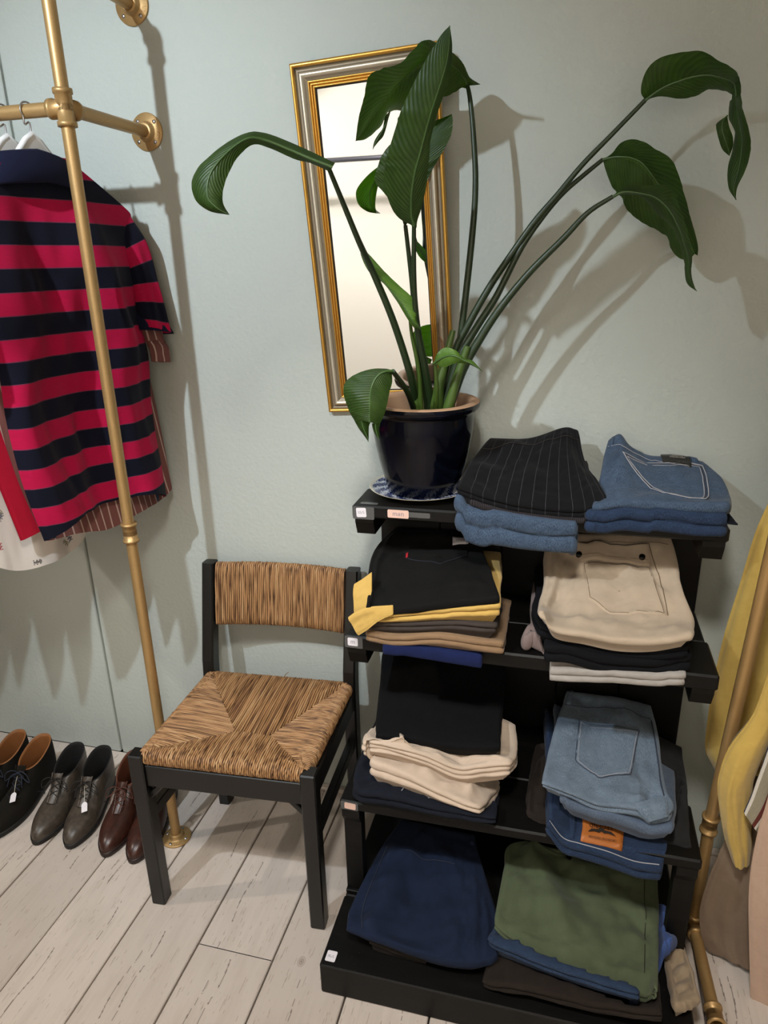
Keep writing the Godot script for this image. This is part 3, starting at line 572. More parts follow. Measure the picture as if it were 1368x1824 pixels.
	for e in [["hide_grey", Color(0.165, 0.142, 0.12), Color(0.335, 0.295, 0.255), 0.4], ["hide_brown", Color(0.13, 0.065, 0.05), Color(0.30, 0.155, 0.11), 0.33]]:
		var t := picture(256, 256, func(x: int, y: int):
			var k := clampf(0.5 + 0.7 * tiled(hide, x * 0.5, y * 0.5, 128, 128) + 0.12 * (rng.randf() - 0.5), 0, 1)
			return e[1].lerp(e[2], k))
		var m := mat(Color.WHITE, e[3])
		m.albedo_texture = t
		m.uv1_triplanar = true
		m.uv1_scale = Vector3(5, 5, 5)
		M[e[0]] = m
	M.sole = mat(Color(0.06, 0.05, 0.045), 0.6)
	M.sole_brown = mat(Color(0.12, 0.06, 0.045), 0.5)
	M.lining = mat(Color(0.50, 0.31, 0.15), 0.7)
	M.lining_dark = mat(Color(0.035, 0.03, 0.03), 0.9)
	M.lining_brown = mat(Color(0.33, 0.16, 0.08), 0.7)
	M.lace_blue = mat(Color(0.10, 0.13, 0.2), 0.8)
	M.lace_dark = mat(Color(0.10, 0.085, 0.075), 0.8)
	M.lace_brown = mat(Color(0.30, 0.16, 0.11), 0.8)
	M.lamp = mat(Color(0.9, 0.9, 0.88), 0.4)
	M.lamp_dark = mat(Color(0.12, 0.12, 0.12), 0.4)
	M.pipe_grey = mat(Color(0.28, 0.28, 0.31), 0.4, 0.6)

# ------------------------------------------------------------------ setting
func spot(at: Vector3, aim: Vector3, energy: float, col: Color, angle: float, label: String, size := 0.03, soft := 0.6):
	var t := thing("ceiling_spotlight", label, "spotlight", at, "ceiling spotlights")
	var d := (aim - at).normalized()
	var st := start()
	lathe(st, at - d * 0.13, d, [[0.0, 0.0], [0.0, 0.03], [0.02, 0.042], [0.13, 0.046], [0.13, 0.042], [0.118, 0.04]], 24)
	done(st, "housing", M.lamp_dark, t)
	var face := mat(Color(1, 1, 1), 0.5)
	face.emission_enabled = true
	face.emission = col
	face.emission_energy_multiplier = 2.0
	st = start()
	lathe(st, at - d * 0.012, d, [[0.0, 0.04], [0.001, 0.0]], 24)
	done(st, "lens", face, t)
	pipe(t, "stem", at - d * 0.06, Vector3(at.x - d.x * 0.06, 2.75, at.z - d.z * 0.06), 0.008, M.lamp_dark, 10)
	var l := SpotLight3D.new()
	l.name = "beam"
	t.add_child(l)
	l.look_at_from_position(at + d * 0.01, aim, Vector3.UP if absf(d.y) < 0.98 else Vector3.RIGHT)
	l.position = d * 0.01
	l.light_energy = energy
	l.light_color = col
	l.light_size = size
	l.spot_angle = angle
	l.spot_angle_attenuation = soft
	l.spot_range = 12.0
	l.spot_attenuation = 2.0
	l.shadow_enabled = true

func view_and_light():
	var cam := Camera3D.new()
	cam.name = "camera"
	add_child(cam)
	cam.transform = Transform3D(Basis(Vector3(0.968096, -0.021971, -0.249614), Vector3(-0.063508, 0.942111, -0.329232), Vector3(0.242398, 0.334580, 0.910659)), Vector3(0, 1.55, 1.68715))
	cam.fov = rad_to_deg(2.0 * atan(912.0 / 1252.63))
	cam.near = 0.02
	cam.current = true
	var we := WorldEnvironment.new()
	we.name = "environment"
	var e := Environment.new()
	e.background_mode = Environment.BG_COLOR
	e.background_color = Color(0.02, 0.02, 0.02)
	e.ambient_light_source = Environment.AMBIENT_SOURCE_DISABLED
	e.tonemap_mode = Environment.TONE_MAPPER_LINEAR
	e.tonemap_exposure = 0.236
	e.sdfgi_enabled = true
	e.ssao_enabled = true
	e.ssil_enabled = true
	we.environment = e
	add_child(we)
	make_materials()
	var cool := Color(0.95, 0.98, 1.0)
	var warm := Color(1.0, 0.96, 0.905)
	spot(Vector3(-1.2, 2.43, 1.55), Vector3(-0.95, 1.25, 0), 13.3, Color(0.9, 0.955, 1.0), 43, "black ceiling spotlight aimed at the rail of shirts", 0.02, 0.9)
	spot(Vector3(-2.95, 2.42, 1.25), Vector3(-0.6, 0.0, 0.5), 9.0, warm, 22, "black ceiling spotlight aimed across the floor at the chair", 0.03)
	spot(Vector3(0.75, 2.45, 2.1), Vector3(0.2, 1.5, 2.98), 18.0, warm, 68, "added unseen fill spotlight aimed at the cream wall beyond the camera", 0.04)  # added fill lamp, unseen: its bounce off the wall lifts the ambient level
	spot(Vector3(-1.0, 2.5, 1.9), Vector3(-1.15, 1.35, 2.98), 21.0, Color(1.0, 0.97, 0.935), 40, "added unseen spotlight brightening the cream wall opposite the mirror", 0.04)  # added lamp, unseen: brightens the wall patch that the mirror reflects
	spot(Vector3(-0.1, 2.55, 1.6), Vector3(-0.25, 0.0, 0.7), 13.5, Color(1.0, 0.98, 0.945), 38, "added unseen fill spotlight aimed at the floor before the shelf", 0.12)  # added lamp, unseen: brightens the folded clothes and the floor from above

func build_room():
	var X0 := -3.4; var X1 := 1.7; var ZF := 3.0; var H := 2.75
	var w := structure("wall_back")
	block(w, "panel", Vector3(-1.3875, 0, -0.12), Vector3(X1, H, 0), M.wall, 0.003)
	block(w, "panel", Vector3(X0, 0, -0.12), Vector3(-1.3955, H, 0), M.wall, 0.003)
	block(w, "backing", Vector3(-1.42, 0, -0.1), Vector3(-1.36, H, -0.012), M.wall, 0.001)
	for e in [["wall_left", Vector3(X0 - 0.1, 0, -0.12), Vector3(X0, H, ZF + 0.1), "cream"], ["wall_right", Vector3(X1, 0, -0.12), Vector3(X1 + 0.1, H, ZF + 0.1), "wall"],
			["wall_front", Vector3(X0, 0, ZF), Vector3(X1, H, ZF + 0.1), "cream"], ["wall_partition", Vector3(-1.68, 0, 2.35), Vector3(-1.545, H, ZF), "wall"],
			["ceiling", Vector3(X0 - 0.1, H, -0.12), Vector3(X1 + 0.1, H + 0.1, ZF + 0.1), "ceiling"]]:
		var o := block(self, e[0], e[1], e[2], M[e[3]], 0.001)
		o.set_meta("kind", "structure")
	# floor: planks run away from the back wall, each its own piece
	var fl := structure("floor")
	block(fl, "subfloor", Vector3(X0, -0.12, -0.1), Vector3(X1, -0.02, ZF), M.gap, 0.001)
	var joints := []
	var x := -0.0125 - 0.193 * 17
	while x < X1:
		joints.append(x)
		x += 0.193
	for i in joints.size() - 1:
		var cuts := [0.0, ZF]
		if absf(joints[i] + 0.7845) < 0.05: cuts = [0.0, 0.589, 2.3, ZF]
		elif i % 3 == 1: cuts = [0.0, 1.4 + 0.2 * (i % 2), ZF]
		for c in cuts.size() - 1:
			var gap := 0.0018 if i % 3 else 0.0028
			plank(fl, joints[i] + gap, joints[i + 1] - gap, cuts[c] + (0.0012 if c else 0.0), cuts[c + 1] - 0.0012, (i * 3 + c) % 4, i * 0.37 + c * 0.61)
	var tr := block(self, "trim_1", Vector3(-0.75, 0.0, 0.0), Vector3(X1, 0.012, 0.022), M.plank[0], 0.003)
	tr.set_meta("kind", "structure")
	# rail in the far bay that the mirror shows
	var t := thing("wall_rail", "dark grey pipe rail fixed across the bay the mirror shows", "rail", Vector3(-1.545, 1.82, 2.72))
	pipe(t, "rail_pipe", Vector3(-1.54, 1.82, 2.72), Vector3(1.69, 1.82, 2.72), 0.014, M.pipe_grey)
	for s in [-1.0, 1.0]:
		var st := start()
		var at := Vector3(-1.545 if s < 0 else 1.7, 1.82, 2.72)
		lathe(st, at, Vector3(-s, 0, 0), [[0.0, 0.045], [0.006, 0.045], [0.006, 0.022], [0.03, 0.021], [0.03, 0.014]], 24)
		done(st, "flange", M.pipe_grey, t)

func plank(parent: Node, x0: float, x1: float, z0: float, z1: float, kind: int, o: float):
	var st := start()
	var b := 0.002
	var y := 0.0 - 0.0006 * ((kind * 7) % 3)
	st.set_smooth_group(-1)
	var V := func(px: float, py: float, pz: float):
		st.set_uv(Vector2((px - x0) / 0.193, pz / 1.55 + o))
		st.add_vertex(Vector3(px, py, pz))
	var Q := func(a: Array, b2: Array, c: Array, d: Array):
		for p in [a, b2, c, a, c, d]: V.call(p[0], p[1], p[2])
	Q.call([x0 + b, y, z0], [x1 - b, y, z0], [x1 - b, y, z1], [x0 + b, y, z1])
	Q.call([x0, y - b, z0], [x0 + b, y, z0], [x0 + b, y, z1], [x0, y - b, z1])
	Q.call([x1 - b, y, z0], [x1, y - b, z0], [x1, y - b, z1], [x1 - b, y, z1])
	Q.call([x0, -0.02, z0], [x0, y - b, z0], [x0, y - b, z1], [x0, -0.02, z1])
	Q.call([x1, y - b, z0], [x1, -0.02, z0], [x1, -0.02, z1], [x1, y - b, z1])
	Q.call([x0, -0.02, z1], [x0, y - b, z1], [x1, y - b, z1], [x1, -0.02, z1])
	Q.call([x1, -0.02, z0], [x1, y - b, z0], [x0, y - b, z0], [x0, -0.02, z0])
	done(st, "plank", M.plank[kind], parent)

# ------------------------------------------------------------------ gold pipe rail with shirts
func flange(parent: Node, at: Vector3, n: Vector3, letters := "", roll := 0.0):
	var st := start()
	lathe(st, at, n, [[0.0, 0.0405], [0.0035, 0.0415], [0.005, 0.04], [0.0055, 0.024], [0.008, 0.0205], [0.018, 0.0195], [0.0195, 0.0185], [0.0195, 0.0135]], 40)
	var f := done(st, "flange", M.gold, parent)
	var a := frame_of(n)
	for k in 4:
		var w := TAU * (k + 0.35) / 4 + roll
		st = start()
		lathe(st, at + n * 0.005 + (a[0] * cos(w) + a[1] * sin(w)) * 0.0305, n, [[0.0, 0.0046], [0.001, 0.0044], [0.0022, 0.0028], [0.0026, 0.0]], 12)
		done(st, "screw", M.steel, f)
	if letters != "":
		var up: Vector3 = (a[0] * cos(roll) + a[1] * sin(roll)).normalized()
		var b := Basis(up.cross(n), up, n)
		text(f, "raised_lettering", letters, 0.011, M.gold, Transform3D(b, at + n * 0.0052 - up * 0.033), "Droid Sans", 0.0015)

func fitting(parent: Node, called: String, at: Vector3, dirs: Array, length: float):
	var st := start()
	for d in dirs:
		lathe(st, at, d, [[-0.006, 0.0165], [length * 0.72, 0.0165], [length * 0.74, 0.0192], [length, 0.0192], [length, 0.0135]], 28)
	return done(st, called, M.gold, parent)

func build_rail():
	var px := -1.011; var pz := 0.298
	var t := thing("clothes_rail", "gold pipe clothes rail standing on the floor and fixed to the wall, hung with shirts", "clothes rail", Vector3(px, 0, pz))
	flange(t, Vector3(px, 0, pz), Vector3.UP, "CENA", -0.5)
	pipe(t, "upright", Vector3(px, 0.015, pz), Vector3(px, 0.944, pz), 0.0134, M.gold)
	pipe(t, "upright", Vector3(px, 0.944, pz), Vector3(px, 1.855, pz), 0.0134, M.gold)
	pipe(t, "upright", Vector3(px, 1.855, pz), Vector3(px, 2.111, pz), 0.0134, M.gold)
	fitting(t, "coupling", Vector3(px, 0.944, pz), [Vector3.UP, Vector3.DOWN], 0.024)
	fitting(t, "cross_fitting", Vector3(px, 1.855, pz), [Vector3.UP, Vector3.DOWN, Vector3.LEFT, Vector3.FORWARD], 0.034)
	fitting(t, "elbow", Vector3(px, 2.111, pz), [Vector3.DOWN, Vector3.FORWARD], 0.034)
	pipe(t, "hanging_bar", Vector3(px, 1.855, pz), Vector3(-2.75, 1.855, pz), 0.0134, M.gold)
	pipe(t, "wall_arm", Vector3(px, 1.855, pz), Vector3(px, 1.855, 0.01), 0.0134, M.gold)
	pipe(t, "wall_arm", Vector3(px, 2.111, pz), Vector3(px, 2.111, 0.01), 0.0134, M.gold)
	flange(t, Vector3(px, 1.855, 0), Vector3.BACK, "KIV", 0.3)
	flange(t, Vector3(px, 2.111, 0), Vector3.BACK, "KIV", 0.3)
	# the far end of the bar
	pipe(t, "wall_arm", Vector3(-2.75, 1.855, pz), Vector3(-2.75, 1.855, 0.01), 0.0134, M.gold)
	fitting(t, "elbow", Vector3(-2.75, 1.855, pz), [Vector3.RIGHT, Vector3.FORWARD], 0.034)
	flange(t, Vector3(-2.75, 1.855, 0), Vector3.BACK)

# hanger of white plastic in the plane x + k z = c, hook over the bar
func hanger(c: float, k: float, label: String):
	var zc := 0.298
	var x := c - k * zc
	var ax := Vector3(-k, 0, 1).normalized()
	var n := Vector3(1, 0, k).normalized()
	var o := Vector3(x, 1.735, zc)
	var t := thing("clothes_hanger", label, "hanger", o, "white hangers on the gold rail")
	var poly := PackedVector2Array()
	for i in 25:
		var s := -1.0 + i / 12.0
		poly.append(Vector2(s * 0.2, 0.05 - 0.125 * pow(absf(s), 1.1) + 0.028 * exp(-s * s * 22.0)))
	for i in 25:
		var s := 1.0 - i / 12.0
		poly.append(Vector2(s * 0.2, 0.022 - 0.125 * pow(absf(s), 1.1) - 0.03 * (1.0 - s * s)))
	var st := start()
	prism(st, poly, o - n * 0.006, ax, Vector3.UP, n, 0.012)
	done(st, "hanger_body", M.white_plastic, t)
	# raised edge
	st = start()
	var rim := []
	for i in 25: rim.append(o + ax * poly[i].x + Vector3.UP * poly[i].y)
	tube(st, rim, 0.007, 0.007, 8)
	done(st, "rim", M.white_plastic, t)
	var hook := [o + Vector3(0, 0.08, 0), o + Vector3(0, 0.1, 0)]
	var ctr := Vector3(x, 1.8555, zc)
	hook.append(ctr + ax * 0.012 - Vector3(0, 0.026, 0))
	for i in 9:
		var a := -0.7 + i * 0.44
		hook.append(ctr + (ax * cos(a) + Vector3.UP * sin(a)) * 0.0165)
	st = start()
	tube(st, smooth_path(hook, 36), 0.0018, 0.0018, 8)
	done(st, "hook", M.steel, t)

# a hanging panel of cloth: rows across (first to last edge), puffed to both sides of its middle sheet
func puffed(st: SurfaceTool, L: Array, R: Array, n: Vector3, thick: float, ripple: float, waves: float, seed: int, nu := 36, nv := 40, sag := 0.0, uvoff := Vector2.ZERO, belly := Vector3.ZERO):
	for side in [1.0, -1.0]:
		var rows := []
		var uvs := []
		var dist := 0.0
		var last := Vector3.ZERO
		for j in nv + 1:
			var v := float(j) / nv
			var a := cr(L, v)
			var b := cr(R, v)
			var mid := (a + b) / 2
			if j: dist += mid.distance_to(last)
			last = mid
			var row := []
			var ur := []
			for i in nu + 1:
				var u := float(i) / nu
				var p := a.lerp(b, u)
				var e := sqrt(maxf(0.0, 1.0 - pow(2 * u - 1, 2)))
				var w := sin(u * TAU * waves + seed * 1.7 + v * 0.9) * 0.6 + nf.get_noise_2d(u * 2.2 + seed * 9, v * 1.1) * 1.1
				p += n * (side * thick * pow(e, 0.8) * (0.35 + 0.65 * smoothstep(0.0, 0.3, v)) + ripple * w * smoothstep(0.02, 0.5, v) * e)
				p += belly * e * e * v
				p.y -= sag * 4 * u * (1 - u) * v * v
				row.append(p)
				ur.append(Vector2(a.distance_to(b) * (u - 0.5), dist) + uvoff)
			rows.append(row)
			uvs.append(ur)
		sheet(st, rows, uvs, col_like(rows))
	st.set_color(Color.WHITE)

func col_like(rows: Array) -> Array:
	var o := []
	for r in rows:
		var q := []
		q.resize(r.size())
		q.fill(Color.WHITE)
		o.append(q)
	return o

func build_shirts():
	var n := Vector3(1, 0, 0.2).normalized()
	# rugby shirt, its back to the room
	hanger(-1.0404, 0.2, "white hanger holding the striped polo, last on the rail by the upright")
	var t := thing("polo_shirt", "crimson and navy striped polo shirt nearest the gold upright", "shirt", Vector3(-1.1, 1.7, 0.298), "shirts on the gold rail")
	var st := start()
	var top := [Vector3(-1.086, 1.778, 0.245)]
	var L := vs([[-1.05, 1.672, 0.055], [-1.048, 1.56, 0.07], [-1.054, 1.441, 0.078], [-1.05, 1.34, 0.06], [-1.053, 1.214, 0.07], [-1.053, 1.08, 0.068], [-1.053, 0.957, 0.066]])
	var R := vs([[-1.14, 1.665, 0.535], [-1.143, 1.56, 0.51], [-1.138, 1.441, 0.485], [-1.136, 1.36, 0.474], [-1.136, 1.24, 0.48], [-1.135, 1.1, 0.47], [-1.13, 0.968, 0.447]])
	body_shirt(t, "body", L, R, n, 0.03, 0.036, 1.45, 3, M.polo, 0.105, -0.045)
	# sleeves
	st = start()
	puffed(st, vs([[-1.052, 1.675, 0.06], [-1.024, 1.6, 0.042], [-1.008, 1.49, 0.034], [-0.994, 1.392, 0.032]]), vs([[-1.075, 1.66, 0.12], [-1.062, 1.57, 0.105], [-1.055, 1.49, 0.095], [-1.045, 1.412, 0.092]]), Vector3(0.85, 0.15, 0.5), 0.022, 0.006, 1.0, 5, 16, 18, 0.0, Vector2(0, 0.02))
	done(st, "sleeve", M.polo, t)
	st = start()
	puffed(st, vs([[-1.14, 1.668, 0.53], [-1.15, 1.6, 0.575], [-1.155, 1.5, 0.61], [-1.155, 1.41, 0.625]]), vs([[-1.13, 1.66, 0.46], [-1.14, 1.57, 0.49], [-1.145, 1.49, 0.51], [-1.145, 1.42, 0.53]]), n, 0.025, 0.006, 1.0, 6, 16, 18, 0.0, Vector2(0, 0.02))
	done(st, "sleeve", M.polo, t)
	st = start()
	puffed(st, vs([[-1.015, 1.432, 0.027], [-1.004, 1.41, 0.022], [-0.993, 1.388, 0.02]]), vs([[-1.056, 1.445, 0.098], [-1.05, 1.425, 0.098], [-1.044, 1.404, 0.098]]), Vector3(0.85, 0.15, 0.5), 0.023, 0.003, 1.0, 9, 14, 6)
	done(st, "cuff", M.polo_navy, t)
	# folded collar: stand and fall
	collar(t, Vector3(-1.0404, 1.762, 0.308), 0.2, 0.108, 0.062, M.polo_navy)
	# blue tape at the side vents
	for p in [[Vector3(-1.062, 0.985, 0.1), Vector3(-1.062, 0.958, 0.102)], [Vector3(-1.128, 1.0, 0.425), Vector3(-1.126, 0.972, 0.428)]]:
		st = start()
		beam(st, p[0] + n * 0.012, p[1] + n * 0.012, 0.004, 0.0015, 0.0005, Vector3(0, 0, 1))
		done(st, "vent_tape", M.denim_royal, t)
	# rose shirt with white stripes
	hanger(-1.095, 0.22, "white hanger holding the dusky rose striped shirt, second from the upright")
	t = thing("striped_shirt", "dusky rose shirt with fine white stripes hanging behind the striped polo", "shirt", Vector3(-1.13, 1.7, 0.298), "shirts on the gold rail")
	L = vs([[-1.085, 1.66, 0.045], [-1.078, 1.5, 0.05], [-1.07, 1.34, 0.045], [-1.06, 1.2, 0.04], [-1.053, 1.08, 0.035], [-1.05, 0.972, 0.03]])
	R = vs([[-1.19, 1.66, 0.52], [-1.19, 1.5, 0.50], [-1.188, 1.35, 0.47], [-1.185, 1.247, 0.452], [-1.182, 1.1, 0.43], [-1.172, 0.955, 0.40]])
	body_shirt(t, "body", L, R, n, 0.02, 0.012, 2.3, 12, M.candy, 0.10, 0.03)
	st = start()
	puffed(st, vs([[-1.075, 1.64, 0.04], [-1.04, 1.52, 0.03], [-1.02, 1.4, 0.03], [-1.014, 1.325, 0.03]]), vs([[-1.09, 1.62, 0.1], [-1.07, 1.5, 0.09], [-1.05, 1.4, 0.078], [-1.034, 1.328, 0.062]]), Vector3(0.85, 0.1, 0.5), 0.012, 0.006, 1.5, 14, 14, 16)
	done(st, "sleeve", M.candy, t)
	st = start()
	puffed(st, vs([[-1.016, 1.372, 0.026], [-1.011, 1.345, 0.024], [-1.012, 1.316, 0.026]]), vs([[-1.038, 1.378, 0.075], [-1.034, 1.35, 0.075], [-1.034, 1.324, 0.072]]), Vector3(0.85, 0.1, 0.5), 0.018, 0.004, 1.2, 15, 14, 8)
	done(st, "rolled_cuff", M.candy, t)
	# red and printed ones
	hanger(-1.155, 0.22, "white hanger holding the plain crimson top, third from the upright")
	t = thing("crimson_top", "plain crimson top showing between the rose and the printed shirts", "shirt", Vector3(-1.2, 1.7, 0.298), "shirts on the gold rail")
	L = vs([[-1.16, 1.66, 0.06], [-1.16, 1.4, 0.09], [-1.158, 1.2, 0.10], [-1.155, 0.98, 0.11]])
	R = vs([[-1.265, 1.66, 0.53], [-1.262, 1.4, 0.47], [-1.258, 1.2, 0.435], [-1.25, 0.945, 0.39]])
	body_shirt(t, "body", L, R, n, 0.02, 0.012, 1.6, 22, M.crimson, 0.10, 0.0)
	hanger(-1.225, 0.22, "white hanger holding the printed white shirt, fourth from the upright")
	t = thing("printed_shirt", "white shirt with a scattered small figure print, hanging lowest on the rail", "shirt", Vector3(-1.26, 1.7, 0.298), "shirts on the gold rail")
	L = vs([[-1.225, 1.66, 0.06], [-1.225, 1.4, 0.12], [-1.222, 1.1, 0.17], [-1.22, 0.9, 0.195]])
	R = vs([[-1.335, 1.66, 0.53], [-1.33, 1.4, 0.49], [-1.325, 1.1, 0.46], [-1.315, 0.9, 0.44]])
	body_shirt(t, "body", L, R, n, 0.022, 0.012, 1.4, 31, M.printed, 0.10, 0.055)

	# more shirts further along the bar, out of the picture: their shadows fall across the wall
	var more := [[-1.36, 0.93, "denim_grey", "grey-blue"], [-1.44, 0.9, "cream_cloth", "cream"], [-1.52, 0.96, "navy_bright", "navy"], [-1.6, 0.88, "slate", "slate"], [-1.69, 0.94, "sand", "sand"]]
	for i in more.size():
		var e: Array = more[i]
		hanger(e[0] + 0.06, 0.2, "white hanger holding the %s shirt beyond the printed one" % e[3])
		t = thing("hanging_shirt", "plain %s shirt hanging beyond the printed one, past the picture's edge" % e[3], "shirt", Vector3(e[0], 1.7, 0.298), "shirts on the gold rail")
		L = vs([[e[0] + 0.03, 1.66, 0.06], [e[0] + 0.03, 1.4, 0.1], [e[0] + 0.03, 1.2, 0.13], [e[0] + 0.03, e[1] + 0.1, 0.16]])
		R = vs([[e[0] - 0.06, 1.66, 0.53], [e[0] - 0.06, 1.4, 0.53], [e[0] - 0.055, 1.2, 0.53], [e[0] - 0.05, e[1], 0.53 - 0.03 * (i % 2)]])
		body_shirt(t, "body", L, R, n, 0.022, 0.015, 1.3 + 0.2 * i, 40 + i * 7, M[e[2]], 0.10, -0.03)

func body_shirt(parent: Node, called: String, L: Array, R: Array, n: Vector3, thick: float, ripple: float, waves: float, seed: int, m: Material, neck: float, sag: float):
	# like puffed, with the top row raised to a neck between sloping shoulders
	var st := start()
	var nu := 56
	var nv := 56
	for side in [1.0, -1.0]:
		var rows := []
		var uvs := []
		for j in nv + 1:
			var v := float(j) / nv
			var a := cr(L, v)
			var b := cr(R, v)
			var row := []
			var ur := []
			for i in nu + 1:
				var u := float(i) / nu
				var p := a.lerp(b, u)
				var s := 1.0 - absf(2 * u - 1)
				var sh := neck * minf(1.0, s * 1.35) * pow(1.0 - v, 2.0)
				p.y += sh
				var e := sqrt(maxf(0.0, 1.0 - pow(2 * u - 1, 2)))
				var vv := smoothstep(0.0, 0.35, v)
				var w := sin(u * TAU * waves + seed * 1.7 + v * 1.1) * 0.75 + nf.get_noise_2d(u * 1.9 + seed * 9, v * 1.0) * 1.2
				p += n * ((thick if side > 0 else -0.35 * thick) * pow(e, 0.8) * (0.45 + 0.55 * smoothstep(0.0, 0.25, v)) + ripple * w * vv * e)
				p.y -= sag * 4 * u * (1 - u) * v * v - 0.006 * vv * sin(u * TAU * waves + seed * 1.7 + 1.2)
				row.append(p)
				ur.append(Vector2(a.distance_to(b) * (u - 0.5), (1.78 - p.y)))
			rows.append(row)
			uvs.append(ur)
		sheet(st, rows, uvs, col_like(rows))
	return done(st, called, m, parent)

func collar(parent: Node, at: Vector3, k: float, hw: float, h: float, m: Material):
	# ring round the neck, standing at the back and falling over
	var ax := Vector3(-k, 0, 1).normalized()
	var n := Vector3(1, 0, k).normalized()
	var o := Vector3(at.x - k * at.z, at.y, at.z)
	var st := start()
	var rows := []
	for e in [[-0.02, 0.78, 0.02], [0.012, 0.74, 0.018], [0.022, 0.78, 0.022], [0.018, 0.86, 0.027], [-0.01, 1.0, 0.036], [-0.038, 1.1, 0.042], [-0.042, 1.09, 0.038], [-0.012, 0.97, 0.03]]:
		var row := []
		for i in 41:
			var w := -0.25 * PI + 1.5 * PI * i / 40.0
			var dy := -0.012 * pow(sin(w) * 0.5 + 0.5, 1.0) + 0.012
			row.append(o + ax * cos(w) * hw * e[1] + n * (sin(w) * e[2]) + Vector3(0, e[0] - dy * 0.6 - 0.010 * absf(cos(w)), 0))
		rows.append(row)
	sheet(st, rows, [], col_like(rows))
	done(st, "collar", m, parent)

# ------------------------------------------------------------------ shoes
# chukka boot: rings stacked from the sole up; toe towards +z of the shoe, then turned
func shoe(called: String, label: String, toe: Vector2, heel: Vector2, kind: Dictionary, group: String):
	var d := (toe - heel)
	var length := d.length()
	var f := Vector3(d.x, 0, d.y).normalized()
	var s := Vector3(f.z, 0, -f.x)
	var o := Vector3(heel.x, 0, heel.y)
	var t := thing(called, label, "shoe", o, group)
	var Lk := length / 0.295
	# [height, toe reach, heel reach, half width front, half width back]
	var prof := [[0.014, 0.292, 0.004, 0.047, 0.034], [0.026, 0.291, 0.001, 0.048, 0.035], [0.036, 0.284, 0.0, 0.046, 0.0355], [0.046, 0.266, 0.0, 0.042, 0.036], [0.053, 0.240, 0.001, 0.038, 0.0365], [0.060, 0.212, 0.002, 0.036, 0.037],
		[0.068, 0.190, 0.003, 0.0355, 0.0372], [0.078, 0.172, 0.004, 0.0355, 0.037], [0.09, 0.158, 0.005, 0.036, 0.037], [0.102, 0.147, 0.007, 0.0365, 0.037], [0.114, 0.138, 0.009, 0.037, 0.037], [kind.top, 0.132, 0.011, 0.038, 0.0375]]
	var ring := func(p: Array, inset: float, tilt: float) -> Array:
		var row := []
		for i in 40:
			var w := TAU * i / 40
			var cz := cos(w)
			var sx := sin(w)
			var zc: float = (p[1] + p[2]) / 2
			var hl: float = (p[1] - p[2]) / 2 - inset
			var z := zc + hl * signf(cz) * pow(absf(cz), 0.86)
			var k := clampf((z - p[2]) / (p[1] - p[2]), 0, 1)
			var hw := lerpf(p[4], p[3], smoothstep(0.15, 0.75, k)) - inset
			if p[1] > 0.2: hw *= 1.0 - 0.10 * exp(-pow((k - 0.38) * 5, 2)) - 0.18 * pow(smoothstep(0.72, 1.0, k), 2.0)
			var x := hw * signf(sx) * pow(absf(sx), 0.8 if k < 0.7 else 0.9)
			var y: float = p[0] + tilt * (zc - z)
			row.append(o + f * z * Lk + s * x + Vector3(0, y, 0))
		return row
	var rows := []
	for i in prof.size():
		rows.append(ring.call(prof[i], 0.0, 0.32 * smoothstep(0.05, kind.top, prof[i][0])))
	var st := start()
	sheet(st, rows, [], col_like(rows), true)
	done(st, "upper", kind.hide, t)
	# lining goes down inside
	st = start()
	var last: Array = prof[prof.size() - 1]
	var inn := [rows[rows.size() - 1], ring.call([kind.top + 0.002, last[1], last[2], last[3], last[4]], 0.003, 0.32), ring.call([kind.top - 0.01, last[1], last[2], last[3], last[4]], 0.004, 0.3), ring.call([0.07, 0.16, 0.006, 0.034, 0.034], 0.004, 0.1), ring.call([0.02, 0.2, 0.006, 0.034, 0.034], 0.006, 0.0)]
	sheet(st, inn, [], col_like(inn), true)
	var c := Vector3.ZERO
	for p in inn[4]: c += p
	c /= 40.0
	for i in 40: tri(st, c, inn[4][i], inn[4][(i + 1) % 40])
	done(st, "lining", kind.lining, t)
	# sole
	st = start()
	var so := [ring.call([0.0, 0.293, 0.003, 0.047, 0.034], 0.002, 0.0), ring.call([0.002, 0.295, 0.0, 0.05, 0.0365], 0.0, 0.0), ring.call([0.014, 0.296, -0.001, 0.051, 0.037], 0.0, 0.0), ring.call([0.016, 0.293, 0.002, 0.047, 0.034], 0.0, 0.0)]
	sheet(st, so, [], [], true)
	done(st, "sole", kind.sole, t)
	# quarters meet at the lacing: an open slit edge on each side, a tongue below
	var P := func(z: float, x: float, y: float) -> Vector3: return o + f * z * Lk + s * x + Vector3(0, y, 0)
	st = start()
	var slope := [[0.197, 0.063], [0.18, 0.074], [0.165, 0.087], [0.153, 0.101], [0.145, 0.113], [0.137, kind.top + 0.004]]
	var tr := []
	for e in slope:
		tr.append([P.call(e[0] - 0.001, -0.014, e[1] - 0.002), P.call(e[0] + 0.003, -0.006, e[1] + 0.0015), P.call(e[0] + 0.004, 0.0, e[1] + 0.003), P.call(e[0] + 0.003, 0.006, e[1] + 0.0015), P.call(e[0] - 0.001, 0.014, e[1] - 0.002)])
	sheet(st, tr)
	done(st, "tongue", kind.tongue, t)
	for sd in [-1.0, 1.0]:
		st = start()
		var e2 := []
		for e in slope: e2.append(P.call(e[0] + 0.0, sd * (0.010 + 0.006 * (e[1] - 0.063) / 0.06), e[1] + 0.001))
		tube(st, e2, 0.0022, 0.0022, 6)
		done(st, "facing_edge", kind.hide, t)
